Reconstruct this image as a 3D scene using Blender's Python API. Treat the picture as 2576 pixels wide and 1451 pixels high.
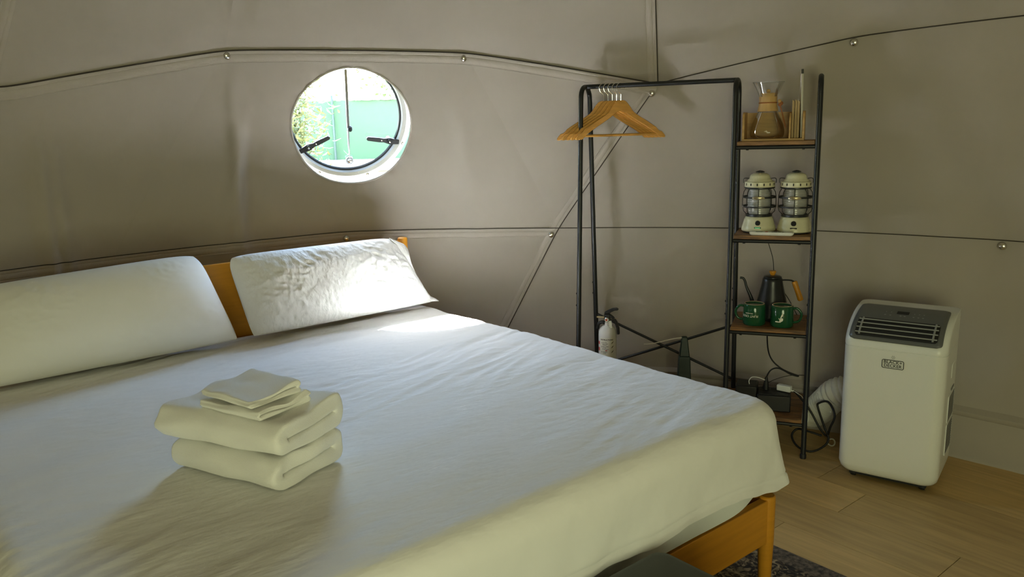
import bpy, bmesh, math, random
from mathutils import Vector, Matrix, noise
PI = math.pi
random.seed(7)
S = bpy.context.scene
COL = S.collection
for o in list(bpy.data.objects):
    bpy.data.objects.remove(o)

# ------------------------------------------------------------------ camera
F_PX, PITCH, ROLL, CAM_H = 2001.24, 0.2006, -0.0290, 1.555
cam_d = bpy.data.cameras.new('camera')
cam = bpy.data.objects.new('camera', cam_d)
COL.objects.link(cam)
cam_d.sensor_width = 36.0
cam_d.lens = F_PX / 2576 * 36.0
cam_d.clip_start = 0.02
fw = Vector((0, math.cos(PITCH), -math.sin(PITCH)))
up = Vector((0, math.sin(PITCH), math.cos(PITCH)))
rt = Vector((1, 0, 0))
r2 = rt * math.cos(ROLL) + up * math.sin(ROLL)
u2 = up * math.cos(ROLL) - rt * math.sin(ROLL)
m = Matrix((r2, u2, -fw)).transposed().to_4x4()
m.translation = (0, 0, CAM_H)
cam.matrix_world = m
S.camera = cam

# ------------------------------------------------------------------ world, sun, assumed fill light
SUN_DIR = Vector((0.4377, -0.6238, -1.0)).normalized()      # the way the light travels
SUN_STRENGTH = 265.0
SKY_STRENGTH = 7.5
w = bpy.data.worlds.new('world')
S.world = w
w.use_nodes = True
nt = w.node_tree
bg = nt.nodes['Background']
sky = nt.nodes.new('ShaderNodeTexSky')
sky.sky_type = 'NISHITA'
sky.sun_disc = False
sky.sun_elevation = math.asin(-SUN_DIR.z)
sky.sun_rotation = math.atan2(-SUN_DIR.x, -SUN_DIR.y)
sky.air_density = 1.2
sky.dust_density = 0.8
nt.links.new(sky.outputs[0], bg.inputs[0])
bg.inputs[1].default_value = SKY_STRENGTH

sun_d = bpy.data.lights.new('sun', 'SUN')
sun_d.energy = SUN_STRENGTH
sun_d.color = (0.98, 0.98, 1.05)
sun_d.angle = math.radians(0.9)
sun = bpy.data.objects.new('sun', sun_d)
COL.objects.link(sun)
sun.rotation_euler = SUN_DIR.to_track_quat('-Z', 'Y').to_euler()
sun.location = (-4, 6, 7)

# assumed yellow-green fill light behind the camera; the window round it is added
rear_fill_d = bpy.data.lights.new('assumed_rear_fill', 'AREA')
rear_fill_d.shape = 'RECTANGLE'
rear_fill_d.size, rear_fill_d.size_y = 1.9, 1.5
rear_fill_d.energy = 58.0
rear_fill_d.color = (0.95, 1.0, 0.60)
rear_fill = bpy.data.objects.new('assumed_rear_fill', rear_fill_d)
COL.objects.link(rear_fill)
rear_fill.location = (0.35, -1.50, 1.05)
rear_fill.rotation_euler = Vector((0.0, 1.0, 0.02)).to_track_quat('-Z', 'Y').to_euler()

port_d = bpy.data.lights.new('porthole_portal', 'AREA')
port_d.shape = 'DISK'; port_d.size = 0.60
port_d.cycles.is_portal = True
portal = bpy.data.objects.new('porthole_portal', port_d)
COL.objects.link(portal)
portal.location = (-0.836, 4.210, 1.644)
portal.rotation_euler = Vector((0.255, -0.93, -0.25)).to_track_quat('-Z', 'Y').to_euler()

S.view_settings.view_transform = 'Standard'
S.view_settings.look = 'None'
S.view_settings.gamma = 1.0
S.view_settings.exposure = 0.0
S.view_settings.use_curve_mapping = False
S.cycles.max_bounces = 7
S.cycles.diffuse_bounces = 4
S.cycles.transparent_max_bounces = 10
S.cycles.sample_clamp_indirect = 250.0
S.cycles.caustics_reflective = False
S.cycles.caustics_refractive = False
S.cycles.use_guiding = False
S.cycles.use_denoising = True
S.cycles.use_light_tree = True
S.cycles.use_adaptive_sampling = True
S.cycles.adaptive_threshold = 0.055
S.cycles.adaptive_min_samples = 20

# ------------------------------------------------------------------ helpers
class MB:
    def __init__(s): s.V, s.F = [], []
    def add(s, V, F, M=None):
        n = len(s.V)
        s.V += [tuple(M @ Vector(v)) if M else tuple(v) for v in V]
        s.F += [tuple(i + n for i in f) for f in F]
        return s
    def box(s, c, d, M=None):
        x, y, z = [k / 2 for k in d]
        V = [(c[0]+a*x, c[1]+b*y, c[2]+e*z) for a in (-1,1) for b in (-1,1) for e in (-1,1)]
        return s.add(V, [(0,1,3,2),(4,6,7,5),(0,4,5,1),(2,3,7,6),(0,2,6,4),(1,5,7,3)], M)
    def tube(s, path, r, seg=10, closed=False, M=None, cap=True):
        P = [Vector(p) for p in path]
        n = len(P)
        R = r if isinstance(r, (list, tuple)) else [r]*n
        T = []
        for i in range(n):
            a = P[(i-1) % n] if (closed or i > 0) else P[i]
            b = P[(i+1) % n] if (closed or i < n-1) else P[i]
            T.append((b-a).normalized())
        N = T[0].orthogonal().normalized()
        V, F = [], []
        for i in range(n):
            if i: N = (N - T[i]*N.dot(T[i])).normalized()
            B = T[i].cross(N)
            for k in range(seg):
                a = 2*PI*k/seg
                V.append(P[i] + (N*math.cos(a)+B*math.sin(a))*R[i])
        m_ = n if closed else n-1
        sh = 0
        if closed:   # match the frames at the closing ring
            N2 = (N - T[0]*N.dot(T[0])).normalized()
            d0 = (V[0]-P[0]).normalized()
            ang = math.atan2(T[0].cross(d0).dot(N2), d0.dot(N2))
            sh = int(round(ang/(2*PI)*seg)) % seg
        for i in range(m_):
            j = (i+1) % n
            for k in range(seg):
                k2 = (k+1) % seg
                q = sh if (closed and j == 0) else 0
                F.append((i*seg+k, i*seg+k2, j*seg+(k2+q) % seg, j*seg+(k+q) % seg))
        if cap and not closed:
            F.append(tuple(range(seg))[::-1]); F.append(tuple((n-1)*seg+k for k in range(seg)))
        return s.add(V, F, M)
    def lathe(s, prof, seg=32, M=None, cap=True):
        V, F = [], []
        n = len(prof)
        for r, z in prof:
            for k in range(seg):
                a = 2*PI*k/seg
                V.append((r*math.cos(a), r*math.sin(a), z))
        for i in range(n-1):
            for k in range(seg):
                k2 = (k+1) % seg
                F.append((i*seg+k, i*seg+k2, (i+1)*seg+k2, (i+1)*seg+k))
        if cap:
            if prof[0][0] > 1e-5: F.append(tuple(range(seg))[::-1])
            if prof[-1][0] > 1e-5: F.append(tuple((n-1)*seg+k for k in range(seg)))
        return s.add(V, F, M)
    def prism(s, poly, d, M=None):           # polygon in xz, extruded along y by +-d/2
        n = len(poly)
        V = [(x, -d/2, z) for x, z in poly] + [(x, d/2, z) for x, z in poly]
        F = [tuple(range(n)), tuple(range(n, 2*n))[::-1]]
        F += [(i, i+n, (i+1) % n+n, (i+1) % n) for i in range(n)]
        return s.add(V, F, M)
    def grid(s, fn, nu, nv, M=None, closed_u=False):
        V = [fn(i, j) for j in range(nv) for i in range(nu)]
        F = []
        for j in range(nv-1):
            for i in range(nu if closed_u else nu-1):
                i2 = (i+1) % nu
                F.append((j*nu+i, j*nu+i2, (j+1)*nu+i2, (j+1)*nu+i))
        return s.add(V, F, M)
    def mesh(s, name, smooth=True, angle=38, fix=True):
        me = bpy.data.meshes.new(name)
        me.from_pydata(s.V, [], s.F)
        if fix:
            bm = bmesh.new(); bm.from_mesh(me)
            bmesh.ops.remove_doubles(bm, verts=bm.verts, dist=1e-6)
            bmesh.ops.recalc_face_normals(bm, faces=bm.faces)
            bm.to_mesh(me); bm.free()
        if smooth:
            me.shade_smooth()
            me.set_sharp_from_angle(angle=math.radians(angle))
        me.update()
        return me
    def build(s, name, mat, parent=None, smooth=True, angle=38, bevel=0, fix=True, loc=None, rotz=None):
        me = s.mesh(name, smooth, angle, fix)
        o = bpy.data.objects.new(name, me)
        COL.objects.link(o)
        if mat: me.materials.append(MATS[mat] if isinstance(mat, str) else mat)
        if parent: o.parent = parent
        if loc is not None: o.location = loc
        if rotz is not None: o.rotation_euler = (0, 0, rotz)
        if bevel:
            b = o.modifiers.new('bevel', 'BEVEL')
            b.width = bevel; b.segments = 2; b.limit_method = 'ANGLE'; b.angle_limit = math.radians(40)
        return o

def tag(o, label=None, cat=None, group=None, kind=None):
    if label: o['label'] = label
    if cat: o['category'] = cat
    if group: o['group'] = group
    if kind: o['kind'] = kind
    return o
def thing(name, label, cat, loc=(0,0,0), rotz=0, group=None, kind=None):
    o = bpy.data.objects.new(name, None)
    o.empty_display_size = 0.05
    COL.objects.link(o)
    o.location = loc; o.rotation_euler = (0, 0, rotz)
    return tag(o, label, cat, group, kind)
def copy_tree(o, parent=None):
    c = o.copy(); COL.objects.link(c); c.parent = parent
    for ch in list(o.children): copy_tree(ch, c)
    return c
def text_faces(txt, size, bold=0.0, align='CENTER', spacing=1.0):
    cu = bpy.data.curves.new('lettering', 'FONT')
    cu.body = txt; cu.size = size; cu.align_x = align; cu.align_y = 'CENTER'
    cu.offset = bold; cu.resolution_u = 3; cu.space_character = spacing
    ob = bpy.data.objects.new('lettering', cu); COL.objects.link(ob)
    bpy.context.view_layer.update()
    me = bpy.data.meshes.new_from_object(ob.evaluated_get(bpy.context.evaluated_depsgraph_get()))
    V = [tuple(v.co) for v in me.vertices]; F = [tuple(p.vertices) for p in me.polygons]
    bpy.data.objects.remove(ob); bpy.data.curves.remove(cu); bpy.data.meshes.remove(me)
    return V, F
def smoothstep(a, b, x):
    t = max(0.0, min(1.0, (x-a)/(b-a))); return t*t*(3-2*t)
def spline(pts, n=8):
    P = [Vector(p) for p in pts]
    P = [P[0]*2-P[1]] + P + [P[-1]*2-P[-2]]
    out = []
    for i in range(1, len(P)-2):
        a, b, c, d = P[i-1:i+3]
        for k in range(n):
            t = k/n
            out.append(0.5*((2*b)+(c-a)*t+(2*a-5*b+4*c-d)*t*t+(3*b-a-3*c+d)*t**3))
    out.append(P[-2])
    return out

# ------------------------------------------------------------------ materials
MATS = {}
def new_mat(name, col, rough=0.6, metal=0.0, spec=0.5, coat=0.0, var=0.0, vscale=8.0, vstretch=(1,1,1),
            bump=0.0, bscale=60.0, bstretch=(1,1,1), bdist=0.004, sheen=0.0, col2=None, detail=3.0, objrand=0.0):
    mt = bpy.data.materials.new(name); mt.use_nodes = True
    t = mt.node_tree; b = t.nodes['Principled BSDF']
    b.inputs['Base Color'].default_value = (*col, 1)
    b.inputs['Roughness'].default_value = rough
    b.inputs['Metallic'].default_value = metal
    b.inputs['Specular IOR Level'].default_value = spec
    b.inputs['Coat Weight'].default_value = coat
    if sheen:
        b.inputs['Sheen Weight'].default_value = sheen
    tc = t.nodes.new('ShaderNodeTexCoord')
    if var:
        mp = t.nodes.new('ShaderNodeMapping'); mp.inputs['Scale'].default_value = vstretch
        t.links.new(tc.outputs['Object'], mp.inputs[0])
        nz = t.nodes.new('ShaderNodeTexNoise'); nz.inputs['Scale'].default_value = vscale; nz.inputs['Detail'].default_value = detail
        src = mp.outputs[0]
        if objrand:
            oi = t.nodes.new('ShaderNodeObjectInfo')
            ml = t.nodes.new('ShaderNodeVectorMath'); ml.operation = 'SCALE'; ml.inputs[3].default_value = 37.0
            cb = t.nodes.new('ShaderNodeCombineXYZ')
            for k in range(3): t.links.new(oi.outputs['Random'], cb.inputs[k])
            t.links.new(cb.outputs[0], ml.inputs[0])
            ad = t.nodes.new('ShaderNodeVectorMath'); ad.operation = 'ADD'
            t.links.new(src, ad.inputs[0]); t.links.new(ml.outputs[0], ad.inputs[1])
            src = ad.outputs[0]
        t.links.new(src, nz.inputs['Vector'])
        rp = t.nodes.new('ShaderNodeValToRGB')
        c2 = col2 or tuple(c*(1-var) for c in col)
        rp.color_ramp.elements[0].position = 0.35; rp.color_ramp.elements[1].position = 0.68
        rp.color_ramp.elements[0].color = (*c2, 1)
        rp.color_ramp.elements[1].color = (*col, 1)
        t.links.new(nz.outputs[0], rp.inputs[0])
        out = rp.outputs[0]
        if objrand:
            hs = t.nodes.new('ShaderNodeHueSaturation')
            mr = t.nodes.new('ShaderNodeMapRange'); mr.inputs[3].default_value = 1-objrand; mr.inputs[4].default_value = 1+objrand*0.6
            t.links.new(oi.outputs['Random'], mr.inputs[0]); t.links.new(mr.outputs[0], hs.inputs['Value'])
            t.links.new(out, hs.inputs['Color']); out = hs.outputs[0]
        t.links.new(out, b.inputs['Base Color'])
    if bump:
        mp = t.nodes.new('ShaderNodeMapping'); mp.inputs['Scale'].default_value = bstretch
        t.links.new(tc.outputs['Object'], mp.inputs[0])
        nz = t.nodes.new('ShaderNodeTexNoise'); nz.inputs['Scale'].default_value = bscale; nz.inputs['Detail'].default_value = 2
        t.links.new(mp.outputs[0], nz.inputs['Vector'])
        bp = t.nodes.new('ShaderNodeBump'); bp.inputs['Strength'].default_value = bump; bp.inputs['Distance'].default_value = bdist
        t.links.new(nz.outputs[0], bp.inputs['Height'])
        t.links.new(bp.outputs[0], b.inputs['Normal'])
    MATS[name] = mt
    return mt
new_mat('liner', (0.44, 0.395, 0.345), 0.75, spec=0.25, var=0.06, vscale=3, bump=0.25, bscale=14, bstretch=(1,1,0.25), bdist=0.012, sheen=0.1)
new_mat('liner_hem', (0.46, 0.415, 0.365), 0.75, spec=0.25, bump=0.3, bscale=90, bdist=0.003)
new_mat('seam_shadow', (0.045, 0.035, 0.028), 0.8)  # dark colour standing in for the shade where liner panels overlap
new_mat('steel_button', (0.75, 0.73, 0.68), 0.22, metal=1.0)
new_mat('cotton', (0.84, 0.83, 0.82), 0.8, spec=0.2, bump=0.30, bscale=15, bstretch=(1,3.0,1), bdist=0.010, sheen=0.15)
new_mat('cotton_under', (0.78, 0.80, 0.78), 0.8, spec=0.2)
new_mat('pillowcase', (0.84, 0.83, 0.81), 0.8, spec=0.2, bump=0.7, bscale=28, bstretch=(1.6,1,1), bdist=0.009, sheen=0.15)
new_mat('pillowcase_smooth', (0.82, 0.81, 0.78), 0.8, spec=0.2, bump=0.2, bscale=5, bdist=0.01, sheen=0.15)
new_mat('terry', (0.87, 0.855, 0.815), 0.95, spec=0.1, bump=0.6, bscale=650, bdist=0.002, sheen=0.4)
new_mat('honey_wood', (0.66, 0.285, 0.022), 0.38, spec=0.45, var=0.12, vscale=5, vstretch=(1,1,12), bump=0.05, bscale=20)
new_mat('honey_wood_x', (0.66, 0.285, 0.022), 0.38, spec=0.45, var=0.12, vscale=5, vstretch=(1,12,12), bump=0.05, bscale=20)
new_mat('honey_wood_y', (0.66, 0.285, 0.022), 0.38, spec=0.45, var=0.12, vscale=5, vstretch=(12,1,12))
new_mat('hanger_wood', (0.72, 0.37, 0.085), 0.3, spec=0.5, var=0.2, vscale=8, vstretch=(2,10,10))
new_mat('rustic_board', (0.36, 0.175, 0.055), 0.5, var=0.6, vscale=10, vstretch=(1,9,9), col2=(0.10,0.045,0.016))
new_mat('black_metal', (0.012, 0.014, 0.017), 0.38, spec=0.5)
new_mat('black_plastic', (0.012, 0.012, 0.013), 0.45)
new_mat('black_rubber', (0.01, 0.01, 0.011), 0.55)
new_mat('chrome', (0.85, 0.85, 0.86), 0.12, metal=1.0)
new_mat('brass', (0.75, 0.65, 0.42), 0.3, metal=1.0)
new_mat('white_plastic', (0.80, 0.81, 0.78), 0.32, spec=0.5)
new_mat('white_enamel', (0.80, 0.80, 0.78), 0.2, spec=0.5)
new_mat('grey_plastic', (0.12, 0.125, 0.125), 0.3, spec=0.5)
new_mat('dark_recess', (0.012, 0.012, 0.012), 0.7)
new_mat('slat_plastic', (0.30, 0.31, 0.30), 0.35)
new_mat('cream_enamel', (0.74, 0.71, 0.50), 0.3, spec=0.5)
new_mat('mug_green', (0.012, 0.085, 0.035), 0.1, spec=0.6)
new_mat('mug_clay', (0.50, 0.38, 0.24), 0.8)
new_mat('cream_print', (0.80, 0.80, 0.68), 0.5)
new_mat('kettle_black', (0.012, 0.014, 0.016), 0.3, spec=0.5)
new_mat('bamboo', (0.62, 0.37, 0.13), 0.45, var=0.25, vscale=9, vstretch=(1,6,6))
new_mat('collar_wood', (0.66, 0.42, 0.17), 0.35, var=0.15, vscale=10, vstretch=(6,6,1))
new_mat('leather_tie', (0.32, 0.11, 0.025), 0.7)
new_mat('brown_paper', (0.55, 0.40, 0.21), 0.9)
new_mat('pale_paper', (0.70, 0.67, 0.55), 0.85)
new_mat('dark_print', (0.03, 0.028, 0.025), 0.6)
new_mat('grey_print', (0.25, 0.25, 0.25), 0.6)
new_mat('red_print', (0.55, 0.05, 0.03), 0.6)
new_mat('pale_print', (0.80, 0.80, 0.70), 0.6)
new_mat('tag_paper', (0.70, 0.72, 0.60), 0.8)
new_mat('bench_hide', (0.045, 0.052, 0.048), 0.5, spec=0.4, bump=0.2, bscale=250, bdist=0.001)
new_mat('bench_body', (0.035, 0.040, 0.037), 0.6)
new_mat('dark_green_plastic', (0.012, 0.030, 0.024), 0.45)
new_mat('floor_under', (0.05, 0.035, 0.02), 0.9)
new_mat('floor_wood', (0.62, 0.42, 0.17), 0.42, spec=0.4, var=0.24, vscale=3.0, vstretch=(14,1,1), bump=0.06, bscale=30, bstretch=(8,1,1), bdist=0.002, objrand=0.15, detail=5)
new_mat('window_white', (0.82, 0.83, 0.82), 0.35)
new_mat('window_gasket', (0.02, 0.022, 0.024), 0.6)
new_mat('screen_mesh', (0.034, 0.078, 0.032), 0.7, var=0.15, vscale=60)
new_mat('bamboo_leaf', (0.115, 0.125, 0.045), 0.6)
new_mat('tree_leaf', (0.13, 0.15, 0.065), 0.7)
new_mat('pale_render', (0.16, 0.17, 0.15), 0.8)
new_mat('soil', (0.10, 0.09, 0.06), 0.9, var=0.3)
new_mat('corrugated', (0.74, 0.73, 0.66), 0.55)
new_mat('green_led', (0.02, 0.2, 0.05), 0.4)
b = MATS['green_led'].node_tree.nodes['Principled BSDF']
b.inputs['Emission Color'].default_value = (0.1, 0.9, 0.35, 1); b.inputs['Emission Strength'].default_value = 0.8
def glass_mat(name, tint=(0.93,0.94,0.92), ior=1.45, boost=1.0, rough=0.02):
    mt = bpy.data.materials.new(name); mt.use_nodes = True
    t = mt.node_tree; t.nodes.remove(t.nodes['Principled BSDF'])
    out = t.nodes['Material Output']
    tr = t.nodes.new('ShaderNodeBsdfTransparent'); tr.inputs[0].default_value = (*tint, 1)
    gl = t.nodes.new('ShaderNodeBsdfGlossy'); gl.inputs['Roughness'].default_value = rough
    fr = t.nodes.new('ShaderNodeFresnel'); fr.inputs[0].default_value = ior
    ml = t.nodes.new('ShaderNodeMath'); ml.operation = 'MULTIPLY'; ml.inputs[1].default_value = boost; ml.use_clamp = True
    mx = t.nodes.new('ShaderNodeMixShader')
    t.links.new(fr.outputs[0], ml.inputs[0]); t.links.new(ml.outputs[0], mx.inputs[0])
    t.links.new(tr.outputs[0], mx.inputs[1]); t.links.new(gl.outputs[0], mx.inputs[2]); t.links.new(mx.outputs[0], out.inputs[0])
    MATS[name] = mt
glass_mat('clear_glass', (0.96, 0.96, 0.935), 1.45, 0.8)
glass_mat('window_glass', (0.94, 0.97, 0.95), 1.45, 0.6, 0.0)
glass_mat('lamp_glass', (0.90, 0.90, 0.88), 1.6, 2.2, 0.12)
_t = MATS['lamp_glass'].node_tree
_p = _t.nodes.new('ShaderNodeBsdfPrincipled'); _p.inputs['Base Color'].default_value = (0.72, 0.72, 0.70, 1); _p.inputs['Roughness'].default_value = 0.2
_m = _t.nodes.new('ShaderNodeMixShader'); _m.inputs[0].default_value = 0.45
_o = _t.nodes['Material Output']; _src = _o.inputs[0].links[0].from_socket
_t.links.new(_src, _m.inputs[1]); _t.links.new(_p.outputs[0], _m.inputs[2]); _t.links.new(_m.outputs[0], _o.inputs[0])

def rug_mat():
    mt = bpy.data.materials.new('rug_pile'); mt.use_nodes = True
    t = mt.node_tree; b = t.nodes['Principled BSDF']; b.inputs['Roughness'].default_value = 0.95
    tc = t.nodes.new('ShaderNodeTexCoord')
    vo = t.nodes.new('ShaderNodeTexVoronoi'); vo.inputs['Scale'].default_value = 16; vo.feature = 'DISTANCE_TO_EDGE'
    nz = t.nodes.new('ShaderNodeTexNoise'); nz.inputs['Scale'].default_value = 26; nz.inputs['Detail'].default_value = 6
    nz.inputs['Distortion'].default_value = 2.5
    t.links.new(tc.outputs['Object'], vo.inputs['Vector']); t.links.new(tc.outputs['Object'], nz.inputs['Vector'])
    r1 = t.nodes.new('ShaderNodeValToRGB'); e = r1.color_ramp.elements
    e[0].position = 0.42; e[0].color = (0.022, 0.018, 0.014, 1); e[1].position = 0.56; e[1].color = (0.34, 0.26, 0.15, 1)
    r1.color_ramp.elements.new(0.5).color = (0.09, 0.06, 0.038, 1)
    t.links.new(nz.outputs[0], r1.inputs[0])
    r2_ = t.nodes.new('ShaderNodeValToRGB'); e = r2_.color_ramp.elements
    e[0].position = 0.03; e[0].color = (1,1,1,1); e[1].position = 0.10; e[1].color = (0.35,0.35,0.35,1)
    t.links.new(vo.outputs['Distance'], r2_.inputs[0])
    mx = t.nodes.new('ShaderNodeMixRGB'); mx.blend_type = 'MULTIPLY'; mx.inputs[0].default_value = 0.7
    t.links.new(r1.outputs[0], mx.inputs[1]); t.links.new(r2_.outputs[0], mx.inputs[2])
    t.links.new(mx.outputs[0], b.inputs['Base Color'])
    bp = t.nodes.new('ShaderNodeBump'); bp.inputs['Distance'].default_value = 0.004
    t.links.new(nz.outputs[0], bp.inputs['Height']); t.links.new(bp.outputs[0], b.inputs['Normal'])
    MATS['rug_pile'] = mt
rug_mat()
new_mat('rug_border', (0.16, 0.12, 0.08), 0.95, var=0.8, vscale=70, col2=(0.03,0.024,0.018), bump=0.4, bscale=200, bdist=0.002)

# ------------------------------------------------------------------ dome tent shell
DC = Vector((0.0, 1.3, 0.9)); DR = 3.1; BLEND = 0.45
def polar(az, z, r=None):
    if r is None: r = math.sqrt(DR*DR-(z-DC.z)**2)
    a = math.radians(az)
    return Vector((r*math.sin(a), 1.3+r*math.cos(a), z))
def fold(az, z, c0, z0, z1, wid, amp, slope=0.0):
    d = (az-c0-slope*(z-z0))/wid
    return amp*math.exp(-d*d)*smoothstep(z0, z0+0.25, z)*(1-smoothstep(z1-0.3, z1, z))
def wrinkle(az, z):
    return wrinkle0(az, z)*(1-smoothstep(2.3, 2.75, z))*(1-smoothstep(62, 78, abs(az)))
def wrinkle0(az, z):
    v = 0.010*noise.noise(Vector((az*0.055, z*0.55, 3.1)))
    v += 0.005*noise.noise(Vector((az*0.28+z*1.2, z*0.35, 7.7)))
    v += fold(az, z, -42.4, 0.75, 1.72, 0.42, 0.024) + fold(az, z, -41.0, 0.75, 1.70, 0.35, 0.018, -0.5)
    v += fold(az, z, -26.6, 0.7, 1.93, 0.55, 0.022) + fold(az, z, -28.8, 0.9, 1.85, 0.8, 0.026, 4.5) - fold(az, z, -25.0, 0.9, 1.9, 0.8, 0.018)
    v += fold(az, z, -2.6, 0.8, 1.9, 1.0, 0.014, -3.0)
    v += fold(az, z, -26.0, 1.97, 3.2, 0.50, 0.030) - fold(az, z, -24.9, 1.97, 3.2, 0.4, 0.020)
    v += fold(az, z, -36, 1.9, 2.9, 1.0, 0.026, -6)
    v += fold(az, z, 7, 1.0, 1.72, 0.8, 0.016, 9)
    return v
def shell(P, wr=True):
    d = (P-DC).normalized()
    Q = P.lerp(DC+d*DR, BLEND)
    if wr:
        az = math.degrees(math.atan2(Q.x, Q.y-1.3))
        h = Vector((d.x, d.y, 0))
        if h.length > 0.2:
            Q = Q - h.normalized()*wrinkle(az, Q.z)
    return Q
def ring_fill(vis, step, z):
    a0, a1 = vis[0][0], vis[-1][0]
    n = max(1, round((360-(a1-a0))/step))
    out = list(vis)
    for k in range(1, n): out.append((a1+(360-(a1-a0))*k/n, z))
    return out
base = ring_fill([(a, 0.2) for a in (-64.5,-44,-23.5,-3.1,17.3,37.7,58)], 20, 0.2)
row1 = ring_fill([(-58,1.0),(-37.5,1.005),(-16.6,1.027),(4.95,0.998),(25.05,1.0),(45.1,0.999),(65.5,1.0)], 20, 1.0)
row2 = ring_fill([(-66,1.9),(-45.2,1.768),(-26.83,1.946),(-4.01,1.932),(15.05,1.749),(33.35,1.913),(57,1.93),(78,1.76)], 20, 1.88)
row3 = ring_fill([(-60,2.85),(-38.5,2.85),(-23,2.85),(-2,2.85),(15,2.85),(36,2.85),(57,2.85)], 21, 2.85)
row4 = [(-60+36*k, 3.6) for k in range(10)]
def tri_pts(row): return [(a, polar(a, z)) for a, z in row]
def zipper(lo, hi):
    lo = tri_pts(lo); hi = tri_pts(hi)
    n, k = len(lo), len(hi)
    L = lo+[(lo[0][0]+360, lo[0][1])]; H = hi+[(hi[0][0]+360, hi[0][1])]
    i = j = 0; T = []
    while i < n or j < k:
        adv_lo = j >= k or (i < n and L[i+1][0] <= H[j+1][0])
        if adv_lo: T.append((L[i], L[i+1], H[j])); i += 1
        else: T.append((L[i], H[j+1], H[j])); j += 1
    return T
def tri_mesh(mb, A, B, C, n):
    idx = {}; V = []; F = []
    for i in range(n+1):
        for j in range(n+1-i):
            idx[i, j] = len(V)
            V.append(shell(A*((n-i-j)/n)+B*(i/n)+C*(j/n)))
    for i in range(n):
        for j in range(n-i):
            F.append((idx[i,j], idx[i+1,j], idx[i,j+1]))
            if i+j < n-1: F.append((idx[i+1,j], idx[i+1,j+1], idx[i,j+1]))
    mb.add(V, F)
HUB = {'K1': polar(-26.83,1.946), 'K2': polar(-4.01,1.932), 'K3': polar(15.05,1.749), 'K4': polar(33.35,1.913),
       'K5': polar(4.95,0.998), 'K6': polar(45.1,0.999), 'K7': polar(-16.6,1.027)}
# round opening for the porthole, cut in the panel K1-K2-K7
tn = (HUB['K2']-HUB['K1']).cross(HUB['K7']-HUB['K1']).normalized()
if tn.y < 0: tn = -tn                                    # outward
HC = Vector((-0.806, 4.214, 1.583))
HC = HC - tn*((HC-HUB['K1']).dot(tn))
WX = (Vector((1,0,0)) - tn*tn.x).normalized()
WX = Vector((0,0,1)).cross(tn).normalized()
if WX.x < 0: WX = -WX
WY = WX.cross(tn)
if WY.z < 0: WY = -WY
HOLE_R = 0.300
def hole_r(a):                                           # a little out of round, as sewn fabric is
    return HOLE_R*(1+0.012*math.sin(2*a+0.6)+0.008*math.sin(5*a))
def porthole_panel(mb, tris, ring):
    to2 = lambda P: ((P-HC).dot(WX), (P-HC).dot(WY))
    t2 = [[to2(P) for P in t] for t in tris]
    poly = [to2(P) for P in ring]
    def lift(x, y):
        best = None
        for t, q in zip(tris, t2):
            (x1,y1),(x2,y2),(x3,y3) = q
            den = (y2-y3)*(x1-x3)+(x3-x2)*(y1-y3)
            a = ((y2-y3)*(x-x3)+(x3-x2)*(y-y3))/den; b_ = ((y3-y1)*(x-x3)+(x1-x3)*(y-y3))/den
            m_ = min(a, b_, 1-a-b_)
            if best is None or m_ > best[0]: best = (m_, t[0]*a+t[1]*b_+t[2]*(1-a-b_))
        return best[1]
    angs = sorted(set([2*PI*k/360 for k in range(360)] + [math.atan2(y, x) % (2*PI) for x, y in poly]))
    M_ = 60; rows = []; npoly = len(poly)
    for a in angs:
        dx, dy = math.cos(a), math.sin(a); best = 1e9
        for q in range(npoly):
            (x1, y1), (x2, y2) = poly[q], poly[(q+1) % npoly]
            ex_, ey_ = x2-x1, y2-y1
            den = dx*ey_-dy*ex_
            if abs(den) < 1e-9: continue
            t_ = (x1*ey_-y1*ex_)/den; s_ = (x1*dy-y1*dx)/den
            if t_ > 0 and -1e-6 <= s_ <= 1+1e-6: best = min(best, t_)
        r0 = hole_r(a)
        col_ = []
        for k in range(M_+1):
            f = (k/M_)**1.35; r = r0+(best-r0)*f
            P = shell(lift(dx*r, dy*r))
            pk = 0.007*math.exp(-((r-r0)/0.05))*math.sin(a*23+2*math.sin(a*3))*(0.4+0.6*abs(math.sin(a*1.5)))*(1-f)
            P = P - tn*pk + tn*0.012*math.exp(-((r-r0)/0.02))*(1-f)
            col_.append(P)
        rows.append(col_)
    n = len(angs); V = [p for c in rows for p in c]; F = []
    for i in range(n):
        i2 = (i+1) % n
        for k in range(M_):
            F.append((i*(M_+1)+k, i2*(M_+1)+k, i2*(M_+1)+k+1, i*(M_+1)+k+1))
    mb.add(V, F)

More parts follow.
